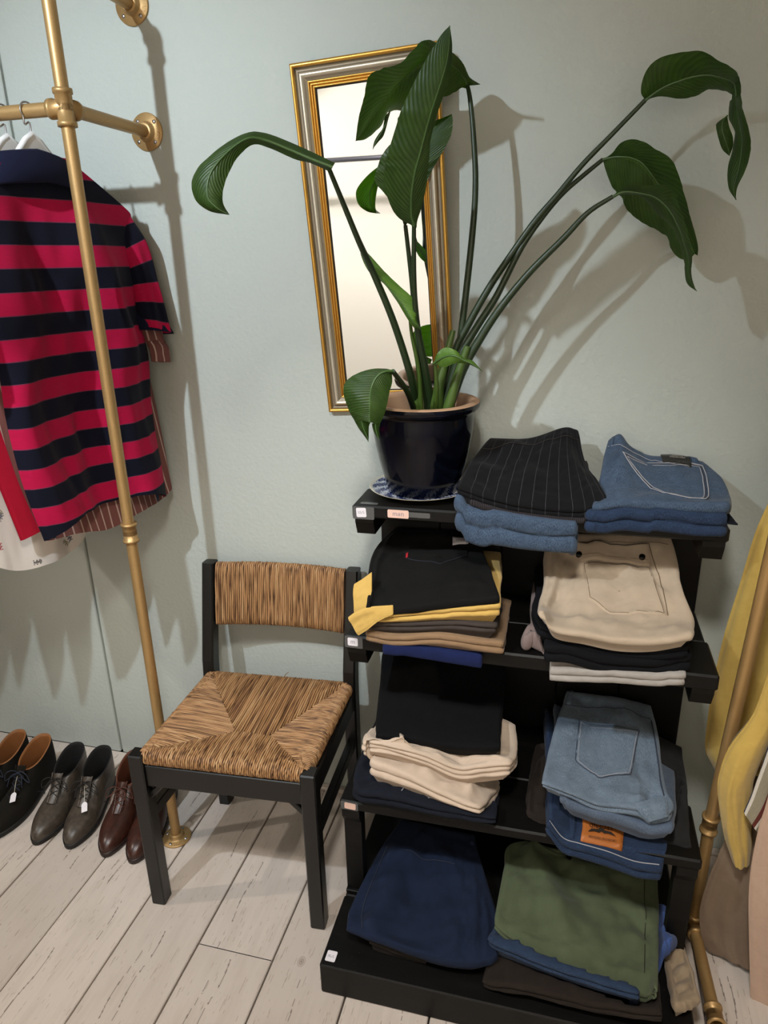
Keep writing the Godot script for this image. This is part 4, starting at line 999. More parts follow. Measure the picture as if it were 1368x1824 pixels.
	# curved seam where quarter meets vamp
	for sd in [-1.0, 1.0]:
		st = start()
		var sm := []
		for i in 9:
			var k := i / 8.0
			sm.append(P.call(0.2 - 0.075 * k, sd * (0.008 + 0.0355 * pow(k, 0.6)), 0.0625 - 0.042 * pow(k, 1.4)))
		tube(st, sm, 0.0011, 0.0011, 5)
		done(st, "seam", kind.lace, t)
	# laces: crossing bars and a loose bow
	for i in 3:
		st = start()
		var q: Array = slope[i + 1]
		var q2: Array = slope[i + 2]
		tube(st, smooth_path([P.call(q[0] + 0.001, -0.016, q[1] - 0.002), P.call((q[0] + q2[0]) / 2 + 0.005, 0, (q[1] + q2[1]) / 2 + 0.004), P.call(q2[0] + 0.001, 0.016, q2[1] - 0.002)], 8), 0.0014, 0.0014, 6)
		tube(st, smooth_path([P.call(q[0] + 0.001, 0.016, q[1] - 0.002), P.call((q[0] + q2[0]) / 2 + 0.006, 0, (q[1] + q2[1]) / 2 + 0.006), P.call(q2[0] + 0.001, -0.016, q2[1] - 0.002)], 8), 0.0014, 0.0014, 6)
		done(st, "lace", kind.lace, t)
	var knot: Vector3 = P.call(0.152, 0, 0.112)
	st = start()
	for sd in [-1.0, 1.0]:
		tube(st, smooth_path([knot, knot + s * sd * 0.014 + Vector3(0, 0.012, 0) + f * 0.008, knot + s * sd * 0.034 + Vector3(0, 0.003, 0) + f * 0.012, knot + s * sd * 0.04 + Vector3(0, -0.022, 0) + f * 0.014, knot + s * sd * 0.027 + Vector3(0, -0.014, 0) + f * 0.014, knot], 20), 0.0014, 0.0014, 6)
		tube(st, smooth_path([knot, knot + s * sd * 0.018 + f * 0.014 + Vector3(0, -0.004, 0), knot + s * sd * 0.024 + f * 0.03 + Vector3(0, -0.03, 0)], 10), 0.0014, 0.0012, 6)
	done(st, "lace", kind.lace, t)
	# heel counter seam
	st = start()
	tube(st, smooth_path([P.call(0.010, 0, kind.top + 0.017), P.call(-0.001, 0, 0.06), P.call(-0.001, 0, 0.018)], 10), 0.0012, 0.0012, 5)
	done(st, "heel_seam", kind.lace, t)
	if kind.tag:
		var a: Vector3 = P.call(0.16, 0.0, 0.105)
		var hang: Vector3 = P.call(0.205, 0.018 * kind.tag, 0.085)
		var pt := thing("price_tag", label_tag(label), "price tag", a, "price tags on the shoes")
		st = start()
		tube(st, smooth_path([a, a.lerp(hang, 0.5) + Vector3(0, 0.004, 0), hang], 8), 0.0007, 0.0007, 5)
		done(st, "string", M.string, pt)
		var up := (a - hang).normalized()
		var sx := (s + Vector3(0, 0.1, 0)).normalized()
		sx = (sx - up * sx.dot(up)).normalized()
		st = start()
		prism(st, PackedVector2Array([Vector2(-0.007, 0), Vector2(-0.003, 0.004), Vector2(0.003, 0.004), Vector2(0.007, 0), Vector2(0.0085, -0.003), Vector2(0.0085, -0.026), Vector2(-0.0085, -0.026), Vector2(-0.0085, -0.003)]), hang + f * 0.002, sx, up, sx.cross(up), 0.0006)
		done(st, "card", M.paper, pt)

func label_tag(l: String) -> String:
	return "small white price tag tied to the " + l.split(" ", true, 4).slice(0, 4)[0] + " " + l.split(" ")[1] + " " + l.split(" ")[2]

func build_shoes():
	var suede := {"hide": M.suede, "lining": M.lining, "sole": M.sole, "lace": M.lace_blue, "tongue": M.suede, "top": 0.122, "tag": 0}
	var grey := {"hide": M.hide_grey, "lining": M.lining_dark, "sole": M.sole, "lace": M.lace_dark, "tongue": M.hide_grey, "top": 0.118, "tag": 0}
	var brown := {"hide": M.hide_brown, "lining": M.lining_brown, "sole": M.sole_brown, "lace": M.lace_brown, "tongue": M.hide_brown, "top": 0.12, "tag": 0}
	var tg := func(k: Dictionary, n: int) -> Dictionary:
		var q := k.duplicate()
		q.tag = n
		return q
	var g := "ankle shoes lined up along the wall"
	shoe("ankle_shoe", "black suede chukka shoe with tan lining, untagged, at the picture's edge", Vector2(-1.625, 0.425), Vector2(-1.66, 0.115), suede, g)
	shoe("ankle_shoe", "black suede chukka shoe with a price tag on its blue lace", Vector2(-1.525, 0.43), Vector2(-1.565, 0.115), tg.call(suede, 1), g)
	shoe("ankle_shoe", "grey leather lace-up shoe without a tag, beside the suede pair", Vector2(-1.39, 0.42), Vector2(-1.437, 0.125), grey, g)
	shoe("ankle_shoe", "grey leather lace-up shoe with a tag, beside the brown pair", Vector2(-1.287, 0.41), Vector2(-1.345, 0.12), tg.call(grey, 1), g)
	shoe("ankle_shoe", "brown leather lace-up shoe wholly in view, next to the grey pair", Vector2(-1.168, 0.412), Vector2(-1.23, 0.115), brown, g)
	shoe("ankle_shoe", "brown leather lace-up shoe half hidden behind the chair leg", Vector2(-1.08, 0.415), Vector2(-1.125, 0.118), tg.call(brown, 1), g)

# ------------------------------------------------------------------ rush chair
func rush_col(h: float) -> Color:
	# dried rush, straw to chestnut (linear)
	var a := Color(0.36, 0.19, 0.08)
	var b := Color(0.08, 0.033, 0.014)
	var c := Color(0.50, 0.33, 0.175)
	var k := clampf(h, 0, 1)
	return b.lerp(a, k * 2.0) if k < 0.5 else a.lerp(c, (k - 0.5) * 1.6)

func strand(st: SurfaceTool, pts: Array, r: float, seed: float):
	var n := 14
	var path := []
	var cols := []
	var base := 0.42 + 0.3 * nf.get_noise_2d(seed * 3.1, 5.0) + rng.randf_range(-0.13, 0.13)
	for i in n + 1:
		var t := float(i) / n
		var p := cr(pts, t)
		p += Vector3(nf.get_noise_2d(seed, t * 5), nf.get_noise_2d(seed + 50, t * 5), nf.get_noise_2d(seed + 90, t * 5)) * 0.0016
		path.append(p)
		cols.append(rush_col(base + 0.55 * nf.get_noise_2d(seed * 7.7, t * 7.0)))
	tube(st, path, r, r, 5, false, cols)

func build_chair():
	var FL := Vector3(-0.940, 0, 0.494); var FR := Vector3(-0.516, 0, 0.466)
	var RL := Vector3(-0.937, 0, 0.128); var RR := Vector3(-0.529, 0, 0.098)
	var t := thing("rush_chair", "black wooden chair with woven rush seat and backrest", "chair", (FL + FR + RL + RR) / 4)
	var sx := (FR - FL).normalized()
	var up := Vector3.UP
	var seat_y := 0.462
	for p in [FL, FR]:
		var st := start()
		box(st, p + up * seat_y / 2, Vector3(0.0185, seat_y / 2, 0.019), 0.003, Basis(sx, up, sx.cross(up)))
		done(st, "leg", M.black_chair, t)
	var bk := (RL - FL).normalized()
	var tops := []
	for p in [RL, RR]:
		var st := start()
		var hip: Vector3 = p + up * 0.45
		var top: Vector3 = p + up * 0.775 + bk * 0.06
		tops.append(top)
		var fx := sx * 0.017
		var prof := [[0.0, p + bk * 0.0, 0.018], [0.5, hip, 0.02], [0.56, hip + up * 0.05 + bk * 0.004, 0.02], [1.0, top, 0.0165]]
		var rows := []
		for e in prof:
			var c: Vector3 = e[1]
			var d: float = e[2]
			var h := bk * d
			var b := 0.004
			var row := []
			for q in [[-1, -1, b, 0], [1, -1, -b, 0], [1, -1, 0, b], [1, 1, 0, -b], [1, 1, -b, 0], [-1, 1, b, 0], [-1, 1, 0, -b], [-1, -1, 0, b]]:
				row.append(c + fx * q[0] + sx * q[2] + h * q[1] + bk * q[3])
			rows.append(row)
		for i in rows.size() - 1:
			for j in 8:
				quad(st, rows[i][j], rows[i][(j + 1) % 8], rows[i + 1][(j + 1) % 8], rows[i + 1][j], true)
		for j in 8: tri(st, top, rows[3][j], rows[3][(j + 1) % 8])
		done(st, "rear_post", M.black_chair, t)
	# rails under the seat, stretchers, corner braces
	var rail := func(called: String, a: Vector3, b: Vector3, y: float, hh: float, hw: float):
		var st := start()
		beam(st, a + up * y, b + up * y, hw, hh, 0.002, up.cross((b - a).normalized()))
		done(st, called, M.black_chair, t)
	rail.call("front_rail", FL + sx * 0.018, FR - sx * 0.018, 0.402, 0.03, 0.010)
	rail.call("rear_rail", RL + sx * 0.015, RR - sx * 0.015, 0.405, 0.028, 0.010)
	rail.call("side_rail", FL + bk * 0.018, RL - bk * 0.018, 0.405, 0.028, 0.010)
	rail.call("side_rail", FR + bk * 0.018, RR - bk * 0.018, 0.405, 0.028, 0.010)
	rail.call("stretcher", FL + bk * 0.018, RL - bk * 0.016, 0.27, 0.016, 0.010)
	rail.call("stretcher", FR + bk * 0.018, RR - bk * 0.016, 0.27, 0.016, 0.010)
	for e in [[FL, sx], [FR, -sx]]:
		var st := start()
		beam(st, e[0] + e[1] * 0.014 + up * 0.335 + bk * 0.004, e[0] + e[1] * 0.055 + up * 0.378 + bk * 0.004, 0.008, 0.007, 0.002, bk)
		done(st, "corner_brace", M.black_chair, t)
	# woven seat: every cord a strand running from the rail to the diagonal seams
	var y := 0.463
	var A := FL + Vector3(0, y, 0) + sx * 0.012 + bk * 0.002
	var B := FR + Vector3(0, y, 0) - sx * 0.012 + bk * 0.002
	var C := RR + Vector3(0, y, 0) - sx * 0.004 - bk * 0.012
	var D := RL + Vector3(0, y, 0) + sx * 0.004 - bk * 0.012
	var a := Vector3(-0.744, y + 0.001, 0.372)
	var b := Vector3(-0.652, y + 0.001, 0.368)
	var under := start()
	for q in [[A, B, b, a], [B, C, b, b], [C, D, a, b], [D, A, a, a]]:
		var dn := Vector3(0, -0.004, 0)
		quad(under, q[0] + dn, q[1] + dn, q[2] + dn, q[3] + dn)
		quad(under, q[0] - up * 0.03, q[1] - up * 0.03, q[2] - up * 0.03, q[3] - up * 0.03)
	var lay := func(called: String, e0: Vector3, e1: Vector3, seam: Array, outd: Vector3, n: int, sd: int, skip: float):
		var st := start()
		for i in n:
			var k := (i + 0.5) / n
			if called == "rear_weave" and k > 0.47: k += 0.004 * (1.0 - k)
			var p := e0.lerp(e1, k)
			# seam point at the same share
			var s := k * (seam.size() - 1)
			var si := mini(int(s), seam.size() - 2)
			var q: Vector3 = seam[si].lerp(seam[si + 1], s - si)
			var dir := (q - p)
			var inward := dir.normalized()
			var r := 0.00275
			var z0 := p + outd * 0.011
			strand(st, [z0 - up * 0.030 - outd * 0.006, z0 - up * 0.022, z0 - up * 0.009, p + outd * 0.004 + up * 0.0005, p + inward * 0.015 + up * 0.004, p.lerp(q, 0.5) + up * 0.004, q - up * 0.001], r, sd * 100 + i)
		done(st, called, M.rush, t)
	var fsplit := [A, a.lerp(A, 0.0), b, B]
	# seams are sampled so that cords stay near parallel
	var seam_at := func(pts: Array, n: int, axis: Vector3, e0: Vector3, e1: Vector3) -> Array:
		var o := []
		for i in n + 1:
			var k := float(i) / n
			var w := (e0.lerp(e1, k)).dot(axis)
			var best: Vector3 = pts[0]
			for j in pts.size() - 1:
				var u0: float = pts[j].dot(axis)
				var u1: float = pts[j + 1].dot(axis)
				if w >= minf(u0, u1) - 1e-6 and w <= maxf(u0, u1) + 1e-6:
					best = pts[j].lerp(pts[j + 1], clampf((w - u0) / (u1 - u0), 0, 1))
			o.append(best)
		return o
	lay.call("front_weave", A, B, seam_at.call([A, a, b, B], 60, sx, A, B), -bk, 74, 1, 0)
	lay.call("rear_weave", D, C, seam_at.call([D, a, b, C], 60, sx, D, C), bk, 70, 2, 0)
	lay.call("side_weave", A, D, seam_at.call([A, a, D], 60, bk, A, D), -sx, 66, 3, 0)
	lay.call("side_weave", B, C, seam_at.call([B, b, C], 60, bk, B, C), sx, 66, 4, 0)
	done(under, "weave_core", M.rush_under, t)
	var st := start()
	tube(st, smooth_path([Vector3(-0.715, 0.462, 0.128), Vector3(-0.711, 0.475, 0.127), Vector3(-0.70, 0.486, 0.124)], 6), 0.0014, 0.0008, 5, true, Color(0.2, 0.1, 0.05))
	done(st, "loose_end", M.rush, t)
	# backrest: cords wound round two bowed rails
	var p0: Vector3 = RL + up * 0.77 + bk * 0.058 + sx * 0.02
	var p1: Vector3 = RR + up * 0.77 + bk * 0.058 - sx * 0.02
	var q0: Vector3 = RL + up * 0.602 + bk * 0.03 + sx * 0.02
	var q1: Vector3 = RR + up * 0.602 + bk * 0.03 - sx * 0.02
	var bow := func(k: float) -> Vector3: return bk * 0.018 * 4 * k * (1 - k)
	for e in [[p0, p1, -0.012], [q0, q1, 0.012]]:
		st = start()
		var pts := []
		for i in 9:
			var k := i / 8.0
			pts.append(e[0].lerp(e[1], k) + bow.call(k) + up * e[2])
		tube(st, pts, 0.011, 0.011, 10)
		done(st, "backrest_rail", M.black_chair, t)
	st = start()
	var n := 66
	for i in n:
		var k := (i + 0.5) / n
		var c0: Vector3 = p0.lerp(p1, k) + bow.call(k)
		var c1: Vector3 = q0.lerp(q1, k) + bow.call(k)
		var th := 0.0125
		strand(st, [c0 + bk * 0.004 - up * 0.02 + bk * th, c0 + bk * 0.006 + up * 0.001, c0 - bk * 0.006 + up * 0.001, c0 - bk * th - up * 0.012, c0.lerp(c1, 0.33) - bk * th, c0.lerp(c1, 0.66) - bk * th, c1 - bk * th + up * 0.01, c1 - bk * 0.006 - up * 0.002, c1 + bk * 0.008], 0.0029, 500 + i)
		strand(st, [c0 + bk * th - up * 0.006, c0.lerp(c1, 0.5) + bk * th, c1 + bk * th + up * 0.006], 0.0029, 700 + i)
	done(st, "backrest_weave", M.rush, t)
	st = start()
	var cr0 := []
	var cr1 := []
	for i in 9:
		cr0.append(p0.lerp(p1, i / 8.0) + bow.call(i / 8.0) - up * 0.01)
		cr1.append(q0.lerp(q1, i / 8.0) + bow.call(i / 8.0) + up * 0.01)
	sheet(st, [cr0, cr1])
	done(st, "backrest_core", M.rush_under, t)

# ------------------------------------------------------------------ mirror
func rect_sweep(st: SurfaceTool, prof: Array, w: float, h: float, o: Vector3, x: Vector3, y: Vector3, n: Vector3):
	# prof: [inset from the outer edge, height above the back]
	var C := func(i: int, p: Array) -> Vector3:
		var sx: float = [-1, 1, 1, -1][i]
		var sy: float = [-1, -1, 1, 1][i]
		return o + x * sx * (w / 2 - p[0]) + y * sy * (h / 2 - p[0]) + n * p[1]
	for i in 4:
		var j := (i + 1) % 4
		var rows := []
		for p in prof: rows.append([C.call(i, p), C.call(j, p)])
		for k in rows.size() - 1:
			st.set_smooth_group(i + 1)
			tri(st, rows[k][0], rows[k + 1][0], rows[k + 1][1])
			tri(st, rows[k][0], rows[k + 1][1], rows[k][1])

func build_mirror():
	var o := v3(MIRROR.at); var x := v3(MIRROR.x); var y := v3(MIRROR.y); var n := v3(MIRROR.z)
	var w: float = MIRROR.w; var h: float = MIRROR.h
	o -= n * 0.018
	var t := thing("wall_mirror", "tall mirror in a stepped gold and silver frame hanging behind the plant", "mirror", o)
	var st := start()
	rect_sweep(st, [[0.003, 0.0], [0.0, 0.004], [0.0, 0.015], [0.001, 0.018], [0.0045, 0.0195], [0.008, 0.018], [0.009, 0.015]], w, h, o, x, y, n)
	var f := done(st, "frame", M.frame_gold, t)
	st = start()
	rect_sweep(st, [[0.009, 0.015], [0.0105, 0.0105], [0.013, 0.009], [0.016, 0.0095], [0.0185, 0.012]], w, h, o, x, y, n)
	done(st, "cove_moulding", M.frame_taupe, f)
	st = start()
	rect_sweep(st, [[0.0185, 0.012], [0.0195, 0.0165], [0.0225, 0.019], [0.026, 0.018], [0.029, 0.0145]], w, h, o, x, y, n)
	done(st, "silver_moulding", M.frame_silver, f)
	st = start()
	rect_sweep(st, [[0.029, 0.0145], [0.032, 0.0125], [0.0355, 0.0115]], w, h, o, x, y, n)
	done(st, "taupe_moulding", M.frame_taupe, f)
	for e in [[0.0355, 0.012], [0.0405, 0.0095], [0.0455, 0.007]]:
		st = start()
		rect_sweep(st, [[e[0], e[1] - 0.002], [e[0] + 0.0006, e[1] + 0.0006], [e[0] + 0.002, e[1] + 0.0012], [e[0] + 0.0036, e[1] + 0.0002], [e[0] + 0.0038, e[1] - 0.003], [e[0] + 0.005, e[1] - 0.0035]], w, h, o, x, y, n)
		done(st, "inner_bead", M.frame_gold, f)
	st = start()
	rect_sweep(st, [[0.0495, 0.006], [0.0515, 0.0045], [0.0518, 0.0005]], w, h, o, x, y, n)
	done(st, "rebate", M.frame_dark, f)
	st = start()
	box(st, o + n * 0.0005, Vector3(w / 2 - 0.045, h / 2 - 0.045, 0.0015), 0.0002, Basis(x, y, n))
	done(st, "mirror_glass", M.glass, t)
	st = start()
	box(st, o - n * 0.003, Vector3(w / 2 - 0.004, h / 2 - 0.004, 0.003), 0.0005, Basis(x, y, n))
	done(st, "backing_board", M.frame_dark, t)

# ------------------------------------------------------------------ shelf unit
const SH := [[1.038, 0.262, 0.03], [0.759, 0.356, 0.035], [0.376, 0.446, 0.026], [0.084, 0.632, 0.084]]

func build_shelf():
	var x0 := -0.454; var x1 := 0.329
	var t := thing("shelf_unit", "stepped black wooden shelf unit of four tiers against the wall", "shelf", Vector3((x0 + x1) / 2, 0, 0.3))
	# each tier: planks with a narrow joint between
	var cuts := [[0.262, 0.135, 0.028], [0.356, 0.215, 0.065], [0.446, 0.28, 0.065], [0.632, 0.443, 0.065]]
	for i in 4:
		var y: float = SH[i][0]
		var th: float = SH[i][2]
		for k in 2:
			var dy := 0.0 if k == 0 else (0.004 if i < 3 else 0.0)
			var sh := 0.0 if k == 0 else 0.002
			block(t, "shelf_board", Vector3(x0 + sh, y - th - dy * 0.5, cuts[i][k + 1] + (0.0005 if k == 0 else 0.0)), Vector3(x1 - sh * 2.5, y - dy * 0.5, cuts[i][k] - (0.0005 if k else 0.0)), M.black, 0.004 if i < 3 else 0.003)
	# back boards, upright, with open joints
	var nb := 5
	for i in nb:
		var a := lerpf(x0 + 0.012, x1 - 0.004, float(i) / nb)
		var b := lerpf(x0 + 0.012, x1 - 0.004, float(i + 1) / nb)
		block(t, "back_board", Vector3(a + 0.0008, 0.0, 0.028), Vector3(b - 0.0008, 1.005, 0.062), M.black, 0.002)
	# bearers under the two upper tiers, bevelled at the nose
	for i in 2:
		for s in 2:
			var xa := x0 + 0.003 if s == 0 else x1 - 0.046
			var y: float = SH[i][0] - SH[i][2]
			var zf: float = SH[i][1] - 0.012
			var st := start()
			var poly := PackedVector2Array([Vector2(0.062, 0), Vector2(zf, 0), Vector2(zf, -0.014), Vector2(zf - 0.014, -0.046), Vector2(0.062, -0.046)])
			prism(st, poly, Vector3(xa, y - 0.0005, 0), Vector3(0, 0, 1), Vector3.UP, Vector3(1, 0, 0), 0.043)
			done(st, "bearer", M.black, t)
	# posts from the base to the third tier
	for s in 2:
		var xa := x0 + 0.004 if s == 0 else x1 - 0.046
		var st := start()
		var y: float = SH[2][0] - SH[2][2]
		var poly := PackedVector2Array([Vector2(0.40, 0), Vector2(0.443, 0), Vector2(0.443, -0.022), Vector2(0.43, -0.045), Vector2(0.43, 0.084 - y), Vector2(0.40, 0.084 - y)])
		prism(st, poly, Vector3(xa, y, 0), Vector3(0, 0, 1), Vector3.UP, Vector3(1, 0, 0), 0.042)
		done(st, "post", M.black, t)
		# low cleat that the post stands on
		block(t, "cleat", Vector3(xa - 0.002, 0.084, 0.39), Vector3(xa + 0.05, 0.096, 0.438), M.black, 0.002)
		block(t, "side_panel", Vector3(x0 + 0.004 if s == 0 else x1 - 0.03, 0.0, 0.066), Vector3(x0 + 0.03 if s == 0 else x1 - 0.004, 0.08, 0.44), M.black, 0.002)
	# paper size labels under tape
	var face := func(called: String, a: Vector3, x: Vector3, y: Vector3, w: float, h: float, m: Material, words: String, size: float):
		var n := x.cross(y).normalized()
		var st := start()
		var p := PackedVector2Array([Vector2(-w / 2 + 0.002, -h / 2), Vector2(w / 2 - 0.002, -h / 2), Vector2(w / 2, -h / 2 + 0.002), Vector2(w / 2, h / 2 - 0.002), Vector2(w / 2 - 0.002, h / 2), Vector2(-w / 2 + 0.002, h / 2), Vector2(-w / 2, h / 2 - 0.002), Vector2(-w / 2, -h / 2 + 0.002)])
		prism(st, p, a, x, y, n, 0.0005)
		var o := done(st, called, m, t)
		if words != "": text(o, "handwriting", words, size, M.ink, Transform3D(Basis(x, y, n), a + n * 0.0006), "Droid Sans", 0.0002)
	var R := Vector3.RIGHT
	var U := Vector3.UP
	var z1: float = SH[0][1] + 0.0002
	face.call("tape", Vector3(-0.427, 1.021, z1), R, U, 0.05, 0.03, M.tape, "", 0.0)
	face.call("size_label", Vector3(-0.432, 1.022, z1 + 0.0006), (R + U * 0.06).normalized(), (U - R * 0.06).normalized(), 0.023, 0.022, M.paper, "XS/S", 0.008)
	face.call("tape", Vector3(-0.418, 1.0385, 0.245), R, Vector3(0, 0, -1), 0.04, 0.014, M.tape, "", 0.0)
	face.call("tape", Vector3(-0.305, 1.024, z1), R, U, 0.06, 0.012, M.tape, "", 0.0)
	face.call("name_label", Vector3(-0.347, 1.024, z1 + 0.0006), R, U, 0.048, 0.019, M.paper_pink, "man", 0.013)
	var z2: float = SH[1][1] + 0.0002
	face.call("tape", Vector3(-0.432, 0.744, z2), R, U, 0.042, 0.029, M.tape, "", 0.0)
	face.call("size_label", Vector3(-0.434, 0.745, z2 + 0.0006), R, U, 0.024, 0.02, M.paper, "m", 0.013)
	var z3: float = SH[2][1] + 0.0002
	face.call("tape", Vector3(-0.430, 0.364, z3), R, U, 0.042, 0.023, M.tape, "", 0.0)
	face.call("size_label", Vector3(-0.428, 0.364, z3 + 0.0006), (R - U * 0.05).normalized(), (U + R * 0.05).normalized(), 0.027, 0.017, M.paper_pink, "", 0.0)
	face.call("size_label", Vector3(-0.434, 0.0845, 0.607), R, Vector3(0, 0, -1), 0.023, 0.026, M.paper, "XL/L", 0.008)

# ------------------------------------------------------------------ folded clothes
var pile := {}

func edge_pts(d: Dictionary, a: int, b: int, k: String) -> Array:
	var o := [v3(d.c[a])]
	if d.has(k): o.append_array(vs(d[k]))
	o.append(v3(d.c[b]))
	return o

# a folded garment: a Coons patch over four drawn edges for the top, layered folds down its sides
class Fold:
	var host
	var F: Array
	var B: Array
	var L: Array
	var R: Array
	var c: Array
	var wr := 0.003
	var dome := 0.006
	var seed := 0
	var folds := []
	var cap := {}
	var ground := -1.0
	var zf := 9.0
	func coons(u: float, v: float) -> Vector3:
		var k: Vector3 = host.cr(F, u) * (1 - v) + host.cr(B, u) * v + host.cr(L, v) * (1 - u) + host.cr(R, v) * u
		return k - (c[0] * (1 - u) * (1 - v) + c[1] * u * (1 - v) + c[2] * u * v + c[3] * (1 - u) * v)
	func top(u: float, v: float) -> Vector3:
		var p := coons(clampf(u, 0, 1), clampf(v, 0, 1))
		var e := clampf(minf(minf(u, 1 - u), minf(v, 1 - v)) * 9.0, 0, 1)
		var q := p.x * 7.0 + seed * 3.3
		var h: float = host.nf.get_noise_2d(q + 0.6 * host.nf.get_noise_2d(q, p.z * 6.0), p.z * 9.0 + seed)
		var an := seed * 0.7
		var rx := p.x * cos(an) + p.z * sin(an)
		var rz := p.z * cos(an) - p.x * sin(an)
		h += 0.75 * (0.5 - 2.0 * absf(host.nf.get_noise_2d(rx * 5.0 + seed, rz * 1.8 - seed)))
		h += 0.35 * host.nf.get_noise_2d(p.x * 19.0 - seed, p.z * 15.0)
		p.y += e * (wr * h + dome * 4 * u * (1 - u))
		for f in folds:
			# [u0, v0, u1, v1, width, height]
			var a := Vector2(f[0], f[1]); var b := Vector2(f[2], f[3])
			var s := Geometry2D.get_closest_point_to_segment(Vector2(u, v), a, b)
			var dd: float = s.distance_to(Vector2(u, v)) / f[4]
			p.y += 1.25 * f[5] * exp(-dd * dd) * e
		if cap.size():
			var gx := p.x * 125.0
			var gz := p.z * 125.0
			var ix := floori(gx)
			var iz := floori(gz)
			var y := 0.0
			for cn in [[0, 0], [1, 0], [0, 1], [1, 1]]:
				var wgt: float = (gx - ix if cn[0] else 1.0 - gx + ix) * (gz - iz if cn[1] else 1.0 - gz + iz)
				y += wgt * minf(p.y, cap.get(Vector2i(ix + cn[0], iz + cn[1]), 9.0))
			p.y = y
		if p.z < zf: p.y = maxf(p.y, ground + 0.004)
		return p
	func normal(u: float, v: float) -> Vector3:
		var h := 0.01
		return (top(u, v + h) - top(u, v - h)).cross(top(u + h, v) - top(u - h, v)).normalized() * -1.0 if true else Vector3.UP

func fold_of(d: Dictionary, k: Dictionary, sd: int) -> Fold:
	var f := Fold.new()
	f.host = self
	f.F = edge_pts(d, 0, 1, "f"); f.R = edge_pts(d, 1, 2, "r")
	f.B = edge_pts(d, 3, 2, "b"); f.L = edge_pts(d, 0, 3, "l")
	f.c = vs(d.c)
	f.wr = 1.7 * k.get("wr", 0.003); f.dome = k.get("dome", 0.004); f.seed = sd
	f.folds = k.get("folds", [])
	f.cap = pile
	f.ground = k.get("y", -1.0)
	f.zf = k.get("zf", 9.0)
	return f

